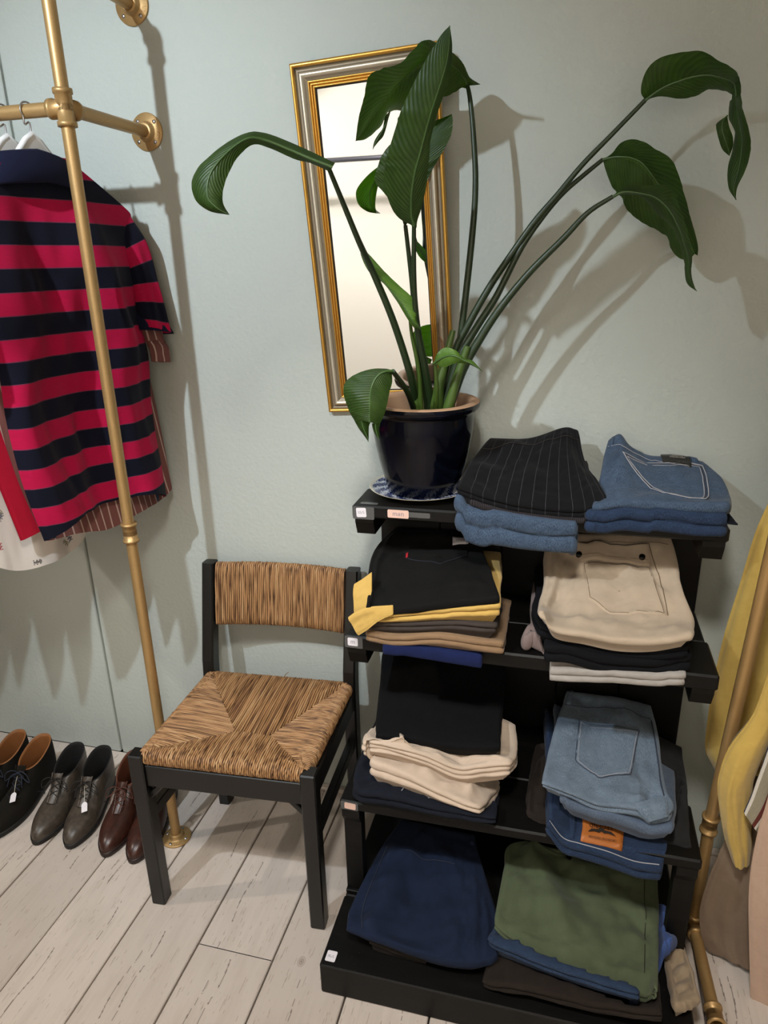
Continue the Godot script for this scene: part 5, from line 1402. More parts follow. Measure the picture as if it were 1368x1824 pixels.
func folded(d: Dictionary, k: Dictionary, sd: int) -> Array:
	var t := thing(k.name, k.label, k.get("cat", "trousers"), v3(d.c[0]), k.group)
	var f := fold_of(d, k, sd)
	var N := 46; var Q := 36
	var W: float = f.c[0].distance_to(f.c[1])
	var D: float = f.c[0].distance_to(f.c[3])
	var fade: float = k.get("fade", 0.12)
	var st := start()
	var rows := []; var uvs := []; var cols := []
	for j in Q + 1:
		var row := []; var ur := []; var cc := []
		for i in N + 1:
			var u := float(i) / N; var v := float(j) / Q
			row.append(f.top(u, v))
			ur.append(Vector2(u * W, v * D))
			var s := 1.0 + fade * nf.get_noise_2d(u * 2.3 + sd * 5, v * 2.3)
			cc.append(Color(s, s, s))
		rows.append(row); uvs.append(ur); cols.append(cc)
	sheet(st, rows, uvs, cols)
	# rim loop
	var loop := []
	for i in N: loop.append([float(i) / N, 0.0, Vector2(0, -1)])
	for j in Q: loop.append([1.0, float(j) / Q, Vector2(1, 0)])
	for i in N: loop.append([1.0 - float(i) / N, 1.0, Vector2(0, 1)])
	for j in Q: loop.append([0.0, 1.0 - float(j) / Q, Vector2(-1, 0)])
	var n := loop.size()
	var mid := f.top(0.5, 0.5)
	var pos := []
	for e in loop: pos.append(f.top(e[0], e[1]))
	var K := 16
	var layers: int = k.get("layers", 2)
	var r: float = k.get("r", 0.008)
	var base: float = k.get("y", -1.0); var zf: float = k.get("zf", 9.0)
	var skirt := []; var suv := []; var scol := []
	for q in K + 1:
		skirt.append([]); suv.append([]); scol.append([])
	for i in n:
		var e: Array = loop[i]
		var tan: Vector3 = pos[(i + 2) % n] - pos[(i - 2 + n) % n]
		var outw := Vector3(tan.z, 0, -tan.x).normalized()
		if outw.dot(pos[i] - mid) < 0: outw = -outw
		var th: float = lerpf(lerpf(d.t[0], d.t[1], e[0]), lerpf(d.t[3], d.t[2], e[0]), smoothstep(0.0, 1.0, pow(e[1], 0.6)))
		var bottom: float = pos[i].y - th
		if pos[i].z < zf - 0.004: bottom = maxf(bottom, base + 0.001)
		elif base > 0: bottom += 0.0
		th = maxf(pos[i].y - bottom, 0.004)
		for q in K + 1:
			var s := float(q) / K
			var lay := minf(s * layers, layers - 0.001)
			var fr := lay - floorf(lay)
			var amp: float = r * (0.75 + 0.45 * nf.get_noise_2d(floorf(lay) * 7.0 + sd, i * 0.05))
			var o := amp * sqrt(maxf(0.0, 1.0 - pow(2 * fr - 1, 2)))
			var wob: float = 0.16 * th / layers * nf.get_noise_2d(i * 0.06 + sd * 3, floorf(lay) * 5.0) * sin(s * PI)
			var p: Vector3 = pos[i] + outw * o - Vector3(0, th * s + wob, 0)
			skirt[q].append(p)
			suv[q].append(Vector2(e[0] * W, e[1] * D) + e[2] * (th * s + o))
			scol[q].append(Color.WHITE)
	var low := Vector3.ZERO
	for p in skirt[K]: low += p
	low /= n
	var hem: Array = skirt[K]
	skirt.reverse(); suv.reverse()
	sheet(st, skirt, suv, scol, true)
	st.set_color(Color.WHITE)
	st.set_uv(Vector2.ZERO)
	var under := []
	for i in n: under.append((hem[i] as Vector3).lerp(Vector3(low.x, hem[i].y, low.z), 0.06) - Vector3(0, clampf(hem[i].y - base - 0.002, 0.0, 0.02), 0))
	sheet(st, [under, hem], [], [], true)
	done(st, "cloth", M[k.mat], t)
	# what lies below in the same pile stays below this one
	f.cap = {}
	var next := pile.duplicate()
	for j in rows.size():
		for i in rows[j].size():
			var p: Vector3 = rows[j][i]
			var th: float = lerpf(lerpf(d.t[0], d.t[1], float(i) / N), lerpf(d.t[3], d.t[2], float(i) / N), float(j) / Q)
			for dx in [-1, 0, 1]:
				for dz in [-1, 0, 1]:
					var key := Vector2i(roundi(p.x * 125.0) + dx, roundi(p.z * 125.0) + dz)
					var y := p.y - clampf(th * 0.8, 0.008, 0.03)
					if not next.has(key) or next[key] > y: next[key] = y
	pile = next
	f.cap = {}
	return [t, f, W, D]

func on(f: Fold, p: Vector2, lift: float) -> Vector3:
	return f.top(p.x, p.y) + Vector3(0, lift, 0)

func v2s(a: Array) -> Array:
	var o := []
	for p in a: o.append(Vector2(p[0], p[1]))
	return o

# a sewn-on patch over a four-cornered piece of the top, edges turned down
func patch(t: Node, f: Fold, called: String, m: Material, q: Array, lift := 0.0018, n := 10):
	var rows := []; var uvs := []
	for j in range(-1, n + 2):
		var row := []; var ur := []
		for i in range(-1, n + 2):
			var a := clampf(float(i) / n, 0, 1); var b := clampf(float(j) / n, 0, 1)
			var p: Vector2 = q[0].lerp(q[1], a).lerp(q[3].lerp(q[2], a), b)
			var edge := i < 0 or j < 0 or i > n or j > n
			row.append(on(f, p, -0.001 if edge else lift))
			ur.append(p * 0.3)
		rows.append(row); uvs.append(ur)
	var st := start()
	sheet(st, rows, uvs, col_like(rows))
	return done(st, called, m, t)

# pocket bag drawn by its outline in fold space: a fan from its middle
func outline_patch(t: Node, f: Fold, called: String, m: Material, pts: Array, lift := 0.0016):
	var c := Vector2.ZERO
	for p in pts: c += p
	c /= pts.size()
	var ring := []
	for i in pts.size():
		for k in 6: ring.append(pts[i].lerp(pts[(i + 1) % pts.size()], k / 6.0))
	var rows := []; var uvs := []
	for s in [0.02, 0.25, 0.5, 0.75, 0.93, 1.0, 1.012]:
		var row := []; var ur := []
		for p in ring:
			var q: Vector2 = c.lerp(p, s)
			row.append(on(f, q, lift if s < 1.01 else -0.001))
			ur.append(q * 0.3)
		rows.append(row); uvs.append(ur)
	var st := start()
	sheet(st, rows, uvs, col_like(rows), true)
	return done(st, called, m, t)

func seam(t: Node, f: Fold, called: String, m: Material, pts: Array, w := 0.0011, lift := 0.0024, closed := false):
	var path := []
	var q := pts.duplicate()
	if closed: q.append(pts[0])
	for i in q.size() - 1:
		for k in 8: path.append(on(f, q[i].lerp(q[i + 1], k / 8.0), lift))
	path.append(on(f, q[q.size() - 1], lift))
	var st := start()
	tube(st, path, w, w, 5, true, null, 0.6)
	return done(st, called, m, t)

func disc(t: Node, f: Fold, called: String, m: Material, p: Vector2, r: float, h := 0.003):
	var at := on(f, p, 0.001)
	var st := start()
	lathe(st, at, Vector3(0, 0.94, 0.34).normalized(), [[0.0, r], [h * 0.8, r], [h, r * 0.85], [h * 0.7, r * 0.55], [h * 0.7, 0.0]], 18)
	return done(st, called, m, t)

func shrink(pts: Array, k: float) -> Array:
	var c := Vector2.ZERO
	for p in pts: c += p
	c /= pts.size()
	var o := []
	for p in pts: o.append(c.lerp(p, k))
	return o

func surface_basis(f: Fold, p: Vector2) -> Basis:
	var h := 0.02
	var x := (f.top(p.x + h, p.y) - f.top(p.x - h, p.y)).normalized()
	var z := (f.top(p.x, p.y + h) - f.top(p.x, p.y - h)).normalized()
	var n := x.cross(z).normalized()
	if n.y < 0: n = -n
	return Basis(x, n.cross(x), n)

func build_folded():
	var by := {}
	for d in FOLDED: by[d.n] = d
	var top := "trousers folded on the top tier"
	var two := "trousers folded on the second tier"
	var three := "trousers folded on the third tier"
	var low := "trousers folded on the bottom tier"
	var put := func(key: String, mat: String, name: String, label: String, group: String, tier: int, x: Dictionary) -> Array:
		var k := x.duplicate()
		k.mat = mat; k.name = name; k.label = label; k.group = group
		k.y = SH[tier][0]; k.zf = SH[tier][1]
		return folded(by[key], k, hash(key) % 97)
	var a: Array
	var bd: Array
	var pk: Array
	var po
	var lq: Array
	var lb
	var lc: Vector2
	var sb: Basis
	var st: SurfaceTool
	var fp: Array
	var tq: Array
	var fq: Array
	var turned: Basis
	var w2: float
	var fe := []
	pile = {}
	a = put.call("pinstripe", "pin", "folded_trousers", "black pinstriped trousers folded beside the plant pot", top, 0, {"layers": 2, "r": 0.008, "wr": 0.005, "dome": 0.006, "folds": [[0.1, 0.9, 0.75, 0.55, 0.12, 0.006], [0.9, 0.2, 0.7, 0.9, 0.1, 0.006]]})
	bd = v2s(FEAT.ps_band)
	seam(a[0], a[1], "waistband_seam", M.print_dark, bd, 0.0012)
	a = put.call("corduroy", "cord", "folded_corduroys", "charcoal corduroy trousers pressed between pinstriped trousers and blue jeans", top, 0, {"layers": 1, "r": 0.008})
	put.call("jeans_fold", "denim_mid", "folded_jeans", "faded blue jeans folded under the pinstriped trousers", top, 0, {"layers": 2, "r": 0.012})
	pile = {}
	a = put.call("jeans_pocket", "denim_mid", "folded_jeans", "blue jeans with a white-stitched back pocket and dark waist label", top, 0, {"layers": 1, "r": 0.01, "wr": 0.004, "fade": 0.25, "folds": [[0.0, 0.95, 1.0, 0.95, 0.05, 0.005]]})
	pk = v2s(FEAT.jp_pocket)
	po = outline_patch(a[0], a[1], "back_pocket", M.denim_mid, pk, 0.002)
	seam(po, a[1], "stitching", M.stitch, pk, 0.0013, 0.003, true)
	seam(po, a[1], "stitching", M.stitch, shrink(pk, 0.87), 0.0011, 0.003, true)
	seam(po, a[1], "stitching", M.stitch_dim, shrink(pk, 0.93), 0.0022, 0.0016, true)
	seam(a[0], a[1], "waistband_seam", M.stitch, v2s(FEAT.jp_band), 0.001)
	lq = v2s(FEAT.jp_label)
	lb = patch(a[0], a[1], "waist_label", M.leather_dark, lq, 0.004)
	lc = (lq[0] + lq[2]) / 2
	sb = surface_basis(a[1], lc)
	text(lb, "lettering", "DENHAM", 0.008, M.print_silver, Transform3D(sb, on(a[1], lc, 0.0048) - sb.y * 0.004), "Droid Sans", 0.0003)
	text(lb, "lettering", "Razor", 0.009, M.print_silver, Transform3D(sb, on(a[1], lc, 0.0048) + sb.y * 0.0045), "Droid Serif", 0.0003)
	for p in [Vector2(0.9, 0.965), Vector2(0.05, 0.93)]:
		patch(a[0], a[1], "belt_loop", M.denim_mid, [p + Vector2(-0.025, -0.07), p + Vector2(0.025, -0.07), p + Vector2(0.03, 0.03), p + Vector2(-0.02, 0.03)], 0.005, 4)
	put.call("jeans_under", "denim_blue", "folded_jeans", "plain blue jeans folded under the jeans with a white-stitched pocket", top, 0, {"layers": 2, "r": 0.012, "wr": 0.006})
	put.call("jeans_corner", "denim_dark", "folded_jeans", "dark indigo jeans poking out at the corner under plain blue jeans", top, 0, {"layers": 1, "r": 0.005})
	pile = {}
	a = put.call("black_flap", "black_cloth", "folded_trousers", "black trousers with a buttoned flap pocket and tiny red tab", two, 1, {"layers": 1, "r": 0.008, "wr": 0.004, "folds": [[0.12, 0.0, 0.1, 0.9, 0.05, 0.006]]})
	fp = v2s(FEAT.bf_flap)
	po = outline_patch(a[0], a[1], "pocket_flap", M.black_cloth, fp, 0.0025)
	seam(po, a[1], "stitching", M.stitch_dim, [fp[0], fp[1], fp[2]], 0.0007, 0.003)
	disc(po, a[1], "button", M.button_dark, v2s(FEAT.bf_button)[0], 0.0065, 0.004)
	tq = v2s(FEAT.bf_tag)
	lb = patch(a[0], a[1], "paper_label", M.paper, tq, 0.004, 4)
	lc = (tq[0] + tq[2]) / 2
	sb = surface_basis(a[1], lc)
	text(lb, "lettering", "LEVI'S", 0.008, M.print_dark, Transform3D(sb, on(a[1], lc, 0.0045)), "Droid Sans", 0.0002)
	patch(a[0], a[1], "red_tab", M.red_tab, v2s(FEAT.bf_tab), 0.005, 3)
	a = put.call("yellow", "yellow", "folded_chinos", "mustard yellow chinos with one leg flopping out towards the chair", two, 1, {"layers": 2, "r": 0.01})
	# the loose leg end: two flaps that slide off the stack
	st = start()
	puffed(st, vs(RACK.flap_a), vs(RACK.flap_b), Vector3(-0.25, 0.6, 0.75).normalized(), 0.004, 0.002, 1.0, 3, 14, 12)
	done(st, "trouser_leg", M.yellow, a[0])
	st = start()
	puffed(st, vs(RACK.leg_a), vs(RACK.leg_b), Vector3(-0.2, 0.5, 0.85).normalized(), 0.005, 0.003, 1.0, 4, 14, 16)
	done(st, "trouser_leg", M.yellow, a[0])
	put.call("umber", "umber", "folded_chinos", "dark taupe chinos folded between the yellow and tan pairs", two, 1, {"layers": 2, "r": 0.009})
	put.call("tan", "tan", "folded_chinos", "tan chinos folded below the dark taupe and yellow pairs", two, 1, {"layers": 2, "r": 0.009})
	put.call("navy_low", "navy_bright", "folded_trousers", "navy blue trousers folded lowest, under the tan pair", two, 1, {"layers": 1, "r": 0.006})
	pile = {}
	a = put.call("cargo", "cargo", "folded_cargo_trousers", "beige cargo trousers with a big snapped pocket, topmost of their stack", two, 1, {"layers": 1, "r": 0.012, "wr": 0.006, "dome": 0.008, "folds": [[0.07, 0.3, 0.09, 1.0, 0.035, 0.009], [0.15, 0.4, 0.16, 1.0, 0.03, -0.005], [0.3, 0.12, 0.7, 0.24, 0.09, 0.006], [0.5, 0.05, 0.45, 0.16, 0.06, -0.004]]})
	pk = v2s(FEAT.cg_pocket)
	po = outline_patch(a[0], a[1], "cargo_pocket", M.cargo, pk, 0.003)
	seam(po, a[1], "stitching", M.stitch_tan, shrink(pk, 0.95), 0.0007, 0.0032, true)
	fq = v2s(FEAT.cg_flap)
	po = patch(a[0], a[1], "pocket_flap", M.cargo, fq, 0.0058)
	seam(po, a[1], "stitching", M.stitch_tan, [fq[0] + Vector2(0.01, 0.03), fq[1] + Vector2(-0.01, 0.03)], 0.0006, 0.0065)
	for p in v2s(FEAT.cg_snap): disc(po, a[1], "snap_button", M.button_dark, p, 0.0068, 0.0085)
	seam(a[0], a[1], "side_seam", M.stitch_tan, v2s(FEAT.cg_seam), 0.0009, 0.002)
	seam(a[0], a[1], "waistband_seam", M.stitch_tan, v2s(FEAT.cg_band), 0.001, 0.002)
	put.call("navy_upper", "navy", "folded_trousers", "near-black navy trousers folded directly under the beige cargo pair", two, 1, {"layers": 2, "r": 0.008})
	put.call("navy_mid", "navy", "folded_trousers", "near-black navy trousers folded over the light grey flecked pair", two, 1, {"layers": 2, "r": 0.01})
	put.call("grey_low", "grey_cloth", "folded_trousers", "light grey flecked trousers folded lowest, under the navy pairs", two, 1, {"layers": 2, "r": 0.008})
	put.call("mauve", "mauve", "folded_trousers", "dusty mauve trousers whose rolled end pokes out beside the beige cargo pair", two, 1, {"layers": 1, "r": 0.012, "wr": 0.008})
	pile = {}
	put.call("black_flat", "black_matt", "folded_trousers", "plain black trousers folded flat, topmost above the cream pairs", three, 2, {"layers": 1, "r": 0.008, "wr": 0.002, "dome": 0.004})
	a = put.call("cream_top", "cream_cloth", "folded_trousers", "cream trousers with waistband and loops showing under the plain black pair", three, 2, {"layers": 3, "r": 0.011, "wr": 0.008, "folds": [[0.2, 0.0, 0.3, 0.4, 0.05, 0.008], [0.8, 0.0, 0.6, 0.4, 0.06, -0.008]]})
	patch(a[0], a[1], "belt_loop", M.cream_cloth, v2s(FEAT.ct_loop), 0.006, 4)
	a = put.call("cream_low", "cream_cloth", "folded_trousers", "cream trousers folded lower, resting on dark indigo jeans", three, 2, {"layers": 2, "r": 0.01, "wr": 0.007, "folds": [[0.62, 0.0, 0.7, 0.5, 0.06, -0.006], [0.9, 0.0, 0.86, 0.6, 0.04, 0.006]]})
	a = put.call("dark_jeans", "denim_dark", "folded_jeans", "dark indigo jeans with a pale pocket stitch under the cream trousers", three, 2, {"layers": 2, "r": 0.012, "wr": 0.008})
	seam(a[0], a[1], "stitching", M.stitch, v2s(FEAT.dj_stitch), 0.001, 0.004)
	pile = {}
	a = put.call("wash_jeans", "denim_wash", "folded_jeans", "light washed blue jeans with a back pocket, topmost of their stack", three, 2, {"layers": 2, "r": 0.01, "wr": 0.005, "fade": 0.4, "folds": [[0.6, 0.2, 0.95, 0.32, 0.05, -0.004], [0.6, 0.1, 0.95, 0.2, 0.05, 0.005], [0.0, 0.97, 1.0, 0.96, 0.05, 0.006]]})
	pk = v2s(FEAT.wj_pocket)
	po = outline_patch(a[0], a[1], "back_pocket", M.denim_wash, pk, 0.0022)
	seam(po, a[1], "stitching", M.stitch_dim, pk, 0.001, 0.0026, true)
	seam(po, a[1], "stitching", M.stitch, shrink(pk, 0.92), 0.0008, 0.0028, true)
	seam(a[0], a[1], "waistband_seam", M.stitch_dim, v2s(FEAT.wj_band), 0.0012)
	seam(a[0], a[1], "side_seam", M.stitch_dim, v2s(FEAT.wj_seam), 0.0016)
	patch(a[0], a[1], "belt_loop", M.denim_wash, v2s(FEAT.wj_loop), 0.006, 5)
	# the turned-out hem roll at the corner
	st = start()
	puffed(st, vs([[0.185, 0.482, 0.43], [0.2, 0.468, 0.442], [0.215, 0.455, 0.447]]), vs([[0.25, 0.49, 0.40], [0.256, 0.48, 0.42], [0.256, 0.464, 0.43]]), Vector3(0.1, 0.7, 0.7).normalized(), 0.014, 0.004, 1.0, 8, 14, 10)
	done(st, "hem_roll", M.denim_wash, a[0])
	a = put.call("grey_jeans", "denim_grey", "folded_jeans", "grey-blue jeans folded between the washed jeans and the leather-patched pair", three, 2, {"layers": 1, "r": 0.01})
	a = put.call("patch_jeans", "denim_blue", "folded_jeans", "blue jeans with a tan leather waist patch hanging over the tier edge", three, 2, {"layers": 2, "r": 0.010, "wr": 0.004, "fade": 0.25})
	lq = v2s(FEAT.pj_label)
	lb = patch(a[0], a[1], "leather_patch", M.leather, lq, 0.004)
	lc = (lq[0] + lq[1] + lq[2] + lq[3]) / 4
	sb = surface_basis(a[1], lc)
	turned = Basis(-sb.x, -sb.y, sb.z)
	w2 = a[2] * (lq[1].x - lq[0].x)
	text(lb, "lettering", "LEGEND", w2 * 0.2, M.print_dark, Transform3D(turned, on(a[1], lc, 0.0068) + sb.y * w2 * 0.21), "Droid Sans", 0.0004)
	text(lb, "lettering", "UNLIMITED FREEDOM", w2 * 0.085, M.print_dark, Transform3D(turned, on(a[1], lc, 0.0068) - sb.y * w2 * 0.2), "Droid Sans", 0.0004)
	st = start()
	prism(st, PackedVector2Array([Vector2(-0.42, -0.06), Vector2(-0.30, 0.06), Vector2(-0.1, 0.08), Vector2(0, 0.16), Vector2(0.1, 0.08), Vector2(0.30, 0.06), Vector2(0.42, -0.06), Vector2(0.2, -0.01), Vector2(0.08, -0.04), Vector2(0, 0.02), Vector2(-0.08, -0.04), Vector2(-0.2, -0.01)]), on(a[1], lc, 0.0066) + sb.y * w2 * 0.02, sb.x * w2, sb.y * w2, sb.z, 0.0004)
	done(st, "winged_emblem", M.print_dark, lb)
	for q in [FEAT.pj_loop, FEAT.pj_loopb]: patch(a[0], a[1], "belt_loop", M.denim_blue, v2s(q), 0.005, 5)
	fe = []
	for i in 13: fe.append(Vector2(i / 12.0, 0.0))
	seam(a[0], a[1], "waistband_edge", M.stitch, fe, 0.0014, 0.0)
	put.call("slate", "slate", "folded_trousers", "dark slate trousers lying behind the washed jeans by the shelf end", three, 2, {"layers": 2, "r": 0.008})
	put.call("brown_end", "brown", "folded_trousers", "dark brown trousers with their end poking out beside the washed jeans", three, 2, {"layers": 1, "r": 0.012, "wr": 0.008})
	pile = {}
	a = put.call("navy_chino", "chino", "folded_chinos", "navy chinos lying nearest the chair on the bottom tier", low, 3, {"layers": 1, "r": 0.009, "wr": 0.006, "dome": 0.006, "folds": [[0.68, 0.05, 0.85, 0.6, 0.055, 0.010], [0.5, 0.08, 0.74, 0.5, 0.055, 0.008], [0.85, 0.05, 0.93, 0.5, 0.04, 0.006], [0.17, 0.05, 0.3, 0.9, 0.045, 0.008], [0.26, 0.1, 0.4, 0.8, 0.05, -0.005]]})
	seam(a[0], a[1], "pocket_welt", M.stitch_dim, v2s(FEAT.nc_welt), 0.001)
	seam(a[0], a[1], "side_seam", M.stitch_dim, v2s(FEAT.nc_seam), 0.0009)
	patch(a[0], a[1], "belt_loop", M.chino, v2s(FEAT.nc_loop), 0.006, 4)
	put.call("dark_under", "brown", "folded_trousers", "dark brown trousers with just an edge showing under the navy chinos", low, 3, {"layers": 1, "r": 0.006})
	pile = {}
	a = put.call("green", "green", "folded_trousers", "olive green trousers with a waist button, topmost on the bottom tier", low, 3, {"layers": 2, "r": 0.008, "wr": 0.007, "dome": 0.008, "folds": [[0.12, 0.88, 0.42, 0.3, 0.07, 0.016], [0.28, 0.9, 0.55, 0.45, 0.06, -0.008], [0.5, 0.2, 0.8, 0.38, 0.08, 0.010], [0.5, 0.82, 0.95, 0.6, 0.07, 0.010], [0.42, 0.75, 0.95, 0.45, 0.06, -0.005], [0.7, 0.1, 0.92, 0.16, 0.06, 0.006]]})
	seam(a[0], a[1], "side_seam", M.brown, v2s(FEAT.gr_seam), 0.0008, 0.001)
	seam(a[0], a[1], "waistband_seam", M.brown, v2s(FEAT.gr_band), 0.0009, 0.001)
	disc(a[0], a[1], "button", M.button_dark, v2s(FEAT.gr_button)[0], 0.007, 0.004)
	put.call("blue_under", "denim_royal", "folded_jeans", "blue jeans folded directly under the olive green trousers", low, 3, {"layers": 2, "r": 0.012, "wr": 0.005})
	put.call("espresso", "brown", "folded_trousers", "blackish brown trousers folded lowest, under the blue jeans and green pair", low, 3, {"layers": 2, "r": 0.012, "wr": 0.006})
	put.call("azure_end", "azure", "folded_trousers", "bright blue trousers bulging out behind the olive green pair", low, 3, {"layers": 1, "r": 0.012, "wr": 0.006})
	a = put.call("sand_roll", "sand", "folded_trousers", "sand beige trousers with one wrinkled leg lying at the tier's outer end", low, 3, {"layers": 1, "r": 0.012, "wr": 0.006, "folds": [[0, 0.35, 1, 0.4, 0.06, -0.006], [0, 0.6, 1, 0.66, 0.05, -0.005], [0, 0.15, 1, 0.18, 0.05, -0.004]]})

# ------------------------------------------------------------------ plant, pot, plate
func build_plant():
	var pc := Vector3(-0.322, 1.038, 0.137)
	var t := thing("saucer_plate", "blue and white patterned plate under the plant pot", "plate", pc)
	var st := start()
	lathe(st, pc, Vector3.UP, [[0.0, 0.0], [0.0, 0.06], [0.004, 0.065], [0.007, 0.085], [0.0165, 0.119], [0.018, 0.1205]], 64)
	done(st, "underside", M.plate_rim, t)
	st = start()
	lathe(st, Vector3.ZERO, Vector3.UP, [[0.018, 0.1205], [0.0182, 0.119], [0.016, 0.116], [0.0095, 0.085], [0.007, 0.07], [0.007, 0.0]], 64, true)
	var pf := done(st, "glazed_face", M.plate, t)
	pf.position += pc
	var c := Vector3(-0.315, 1.0452, 0.142)
	t = thing("plant_pot", "glossy midnight blue ceramic pot with a bare clay rim on the top tier", "pot", c)
	st = start()
	lathe(st, c, Vector3.UP, [[0.0, 0.0], [0.0, 0.078], [0.004, 0.082], [0.03, 0.089], [0.07, 0.1], [0.11, 0.1085], [0.145, 0.1135], [0.17, 0.115], [0.182, 0.114], [0.187, 0.1145], [0.191, 0.121], [0.196, 0.127], [0.203, 0.129], [0.209, 0.1275]], 72)
	done(st, "glazed_body", M.pot, t)
	st = start()
	lathe(st, c, Vector3.UP, [[0.209, 0.1275], [0.2115, 0.1245], [0.212, 0.115], [0.2105, 0.108], [0.203, 0.1045], [0.18, 0.103], [0.15, 0.101]], 72)
	done(st, "clay_rim", M.clay, t)
	st = start()
	lathe(st, c, Vector3.UP, [[0.168, 0.1015], [0.171, 0.06], [0.172, 0.0]], 48)
	done(st, "soil", M.soil, t)
	t = thing("potted_plant", "tall broad-leaved green plant with long arching stems growing in the blue pot", "plant", c + Vector3(0, 0.17, 0))
	var order := ["arch", "young", "tall", "drape", "hidden", "crest", "broad", "slim", "low", "sprout"]
	var extra := {"drape": ["drapecurl"], "crest": ["crestcurl"], "low": ["lowtip", "lowtipb"]}
	for k in order:
		var s: Array = STEMS[k]
		st = start()
		var pts := smooth_path(vs(s[0]), 40)
		pts[0].y = minf(pts[0].y, 1.215)
		tube(st, pts, s[1], s[2], 12)
		done(st, "stem", M.stem_pale if k in ["young", "sprout"] else M.stem, t)
		var lf := leaf(t, k, "leaf")
		if extra.has(k):
			for e in extra[k]: leaf(lf, e, "leaf_lobe")
	# pale sheaths where the stems clasp each other
	for e in [[[-0.284, 1.20, 0.16], [-0.272, 1.30, 0.165], [-0.246, 1.41, 0.155], 0.017, 0.006], [[-0.325, 1.20, 0.15], [-0.328, 1.28, 0.165], [-0.345, 1.36, 0.18], 0.012, 0.006], [[-0.262, 1.20, 0.19], [-0.235, 1.30, 0.19], [-0.21, 1.38, 0.185], 0.013, 0.007]]:
		st = start()
		tube(st, smooth_path(vs([e[0], e[1], e[2]]), 16), e[3], e[4], 14)
		done(st, "leaf_sheath", M.stem_pale, t)
	# dried sheath tip
	st = start()
	tube(st, smooth_path(vs([[-0.262, 1.36, 0.17], [-0.266, 1.385, 0.172], [-0.272, 1.4, 0.174]]), 6), 0.005, 0.0008, 8)
	done(st, "dry_tip", M.dry, t)

func leaf(parent: Node, key: String, called: String) -> MeshInstance3D:
	var rows: Array = LEAVES[key].s
	var sp := []; var le := []; var ri := []
	for r in rows:
		sp.append(Vector3(r[0], r[1], r[2])); le.append(Vector3(r[3], r[4], r[5])); ri.append(Vector3(r[6], r[7], r[8]))
	var n := 9 * (rows.size() - 1)
	n = maxi(n, 40)
	var m := 7
	var grid := []; var uvs := []; var mid := []
	for i in n + 1:
		var t := float(i) / n
		var a := cr(le, t); var b := cr(sp, t); var c := cr(ri, t)
		mid.append(b)
		var row := []; var ur := []
		var wl := b.distance_to(a); var wr := b.distance_to(c)
		for j in range(-m, m + 1):
			var k := float(j) / m
			var p: Vector3
			var q := absf(k)
			# the blade bows between rib and edge
			if k < 0: p = b.lerp(a, q)
			else: p = b.lerp(c, q)
			var nrm: Vector3 = (c - a).cross(cr(sp, minf(t + 0.02, 1.0)) - cr(sp, maxf(t - 0.02, 0.0)))
			if nrm.length() > 1e-7: nrm = nrm.normalized()
			if nrm.z < 0: nrm = -nrm
			var w := wl if k < 0 else wr
			p += nrm * (0.16 * w * sin(q * PI) * 0.5 + 0.05 * w * q * nf.get_noise_2d(t * 9.0 + (3.0 if k < 0 else 11.0), key.length()) )
			row.append(p)
			ur.append(Vector2(t * 1.0, 0.5 + 0.5 * k))
		grid.append(row); uvs.append(ur)
	var st := start()
	sheet(st, grid, uvs)
	var o := done(st, called, M.leaf_young if LEAVES[key].k == 2 else M.leaf, parent)
	st = start()
	tube(st, mid, 0.0028 if rows.size() > 6 else 0.0014, 0.0006, 7)
	done(st, "midrib", M.rib, o)
	return o

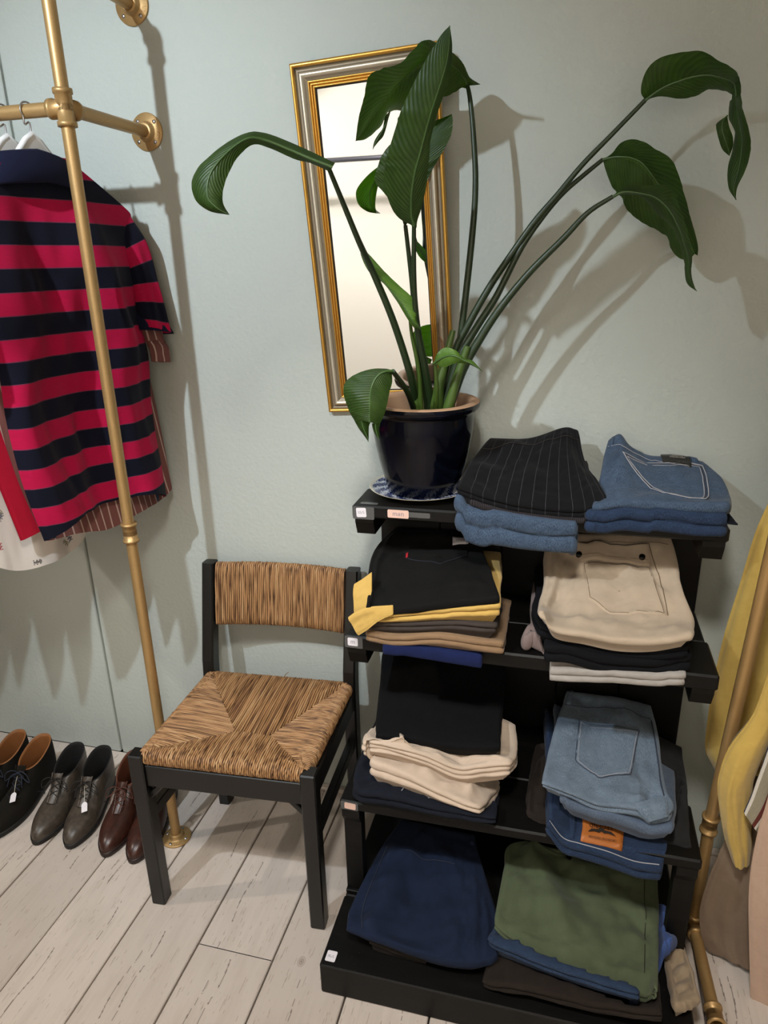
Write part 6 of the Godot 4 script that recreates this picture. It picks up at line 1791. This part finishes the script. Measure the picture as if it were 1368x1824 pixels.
# ------------------------------------------------------------------ rail at the picture's other edge
func build_side_rack():
	var A := v3(RACK.foot_a); var B := v3(RACK.foot_b); var mid := v3(RACK.mid); var top := v3(RACK.top)
	A.y = 0.034; B.y = 0.034
	var t := thing("garment_rack", "gold pipe garment rack beside the black shelf, hung with a yellow jumper", "clothes rail", Vector3(A.x, 0, A.z))
	var up := (top - A).normalized()
	var head := A + up * 1.34
	pipe(t, "foot_pipe", A, B, 0.0134, M.gold)
	pipe(t, "upright", A, mid, 0.0134, M.gold)
	pipe(t, "upright", mid, head, 0.0134, M.gold)
	fitting(t, "elbow", A, [up, (B - A).normalized()], 0.034)
	fitting(t, "coupling", mid, [up, -up], 0.022)
	fitting(t, "foot_cap", B, [(B - A).normalized(), (A - B).normalized()], 0.02)
	pipe(t, "hanging_bar", head, head + Vector3(0.95, 0, 0), 0.0134, M.gold)
	fitting(t, "elbow", head, [-up, Vector3.RIGHT], 0.034)
	var head2 := head + Vector3(0.95, 0, 0)
	pipe(t, "upright", head2, Vector3(head2.x, 0.02, head2.z), 0.0134, M.gold)
	fitting(t, "elbow", head2, [Vector3.LEFT, Vector3.DOWN], 0.034)
	for e in [Vector3(head2.x, 0, head2.z)]:
		var st := start()
		lathe(st, e, Vector3.UP, [[0.0, 0.0405], [0.005, 0.04], [0.006, 0.022], [0.019, 0.019]], 32)
		done(st, "floor_flange", M.gold, t)
	var st2 := start()
	for p in [A, B]:
		lathe(st2, Vector3(p.x, 0, p.z), Vector3.UP, [[0.0, 0.0], [0.0, 0.014], [0.021, 0.012]], 16)
	done(st2, "rubber_feet", M.lamp_dark, t)
	var tp := (v3(RACK.taupe_l[0]) + v3(RACK.taupe_r[0])) / 2
	var low := A + up * (tp.y - A.y)
	pipe(t, "trouser_bar", low, Vector3(head2.x, tp.y, head2.z), 0.009, M.gold)
	# hangers hooked on the bar for the jumper and the two long pieces
	for e in [[RACK.body_l[0], RACK.body_r[0], 0.0, "white hanger inside the yellow jumper"], [RACK.blush_l[0], RACK.blush_r[0], 0.36, "white hanger carrying the long blush garment"], [RACK.stripe_l[0], RACK.stripe_r[0], 0.30, "white hanger carrying the striped blouse"]]:
		var a := v3(e[0]) + Vector3(0, e[2], 0)
		var b := v3(e[1]) + Vector3(0, e[2], 0)
		var m := (a + b) / 2 + Vector3(0, 0.05, 0)
		var bar := Vector3(m.x, head.y, head.z)
		var h := thing("clothes_hanger", e[3], "hanger", m, "white hangers on the side rack")
		var hs := start()
		tube(hs, smooth_path([a - Vector3(0, 0.012, 0), a.lerp(m, 0.6), m, b.lerp(m, 0.6), b - Vector3(0, 0.012, 0)], 20), 0.007, 0.007, 8)
		done(hs, "hanger_body", M.white_plastic, h)
		hs = start()
		tube(hs, smooth_path([m, m.lerp(bar, 0.7), bar + Vector3(0, -0.016, 0.008), bar + Vector3(0, 0, 0.0165), bar + Vector3(0, 0.0165, 0), bar + Vector3(0, 0, -0.0165)], 24), 0.0018, 0.0018, 8)
		done(hs, "hook", M.steel, h)
	var n := Vector3(-0.2, 0.1, 1).normalized()
	var raised := func(k: String, up_by: float) -> Array:
		var o := vs(RACK[k])
		o.push_front(o[0] + Vector3(0, up_by, 0))
		return o
	t = thing("wool_jumper", "mustard yellow wool jumper hanging on the rack with a drooping sleeve", "jumper", v3(RACK.body_l[0]))
	var st := start()
	puffed(st, vs(RACK.body_l), vs(RACK.body_r), n, 0.035, 0.02, 1.5, 4, 30, 36)
	done(st, "jumper_body", M.wool, t)
	st = start()
	puffed(st, vs(RACK.sleeve_l), vs(RACK.sleeve_r), n, 0.032, 0.008, 1.2, 6, 24, 40)
	done(st, "sleeve", M.wool, t)
	t = thing("taupe_trousers", "taupe trousers hanging below the yellow jumper with a creased hem", "trousers", v3(RACK.taupe_l[0]))
	st = start()
	puffed(st, vs(RACK.taupe_l), vs(RACK.taupe_r), n, 0.018, 0.016, 1.3, 9, 30, 30)
	done(st, "trouser_leg", M.taupe, t)
	t = thing("blush_coat", "pale blush long garment hanging at the picture's edge on the rack", "coat", v3(RACK.blush_l[0]))
	st = start()
	puffed(st, raised.call("blush_l", 0.36), raised.call("blush_r", 0.36), n, 0.02, 0.012, 1.3, 13, 26, 30)
	done(st, "coat_skirt", M.blush, t)
	t = thing("striped_blouse", "blouse with brown, white and navy stripes hanging in front of the jumper sleeve", "shirt", v3(RACK.stripe_l[0]))
	st = start()
	puffed(st, raised.call("stripe_l", 0.30), raised.call("stripe_r", 0.30), n, 0.012, 0.008, 1.6, 17, 24, 20)
	done(st, "blouse_hem", M.multi, t)

func _ready():
	view_and_light()
	build_room()
	build_mirror()
	build_shelf()
	build_chair()
	build_rail()
	build_shirts()
	build_shoes()
	build_folded()
	build_plant()
	build_side_rack()
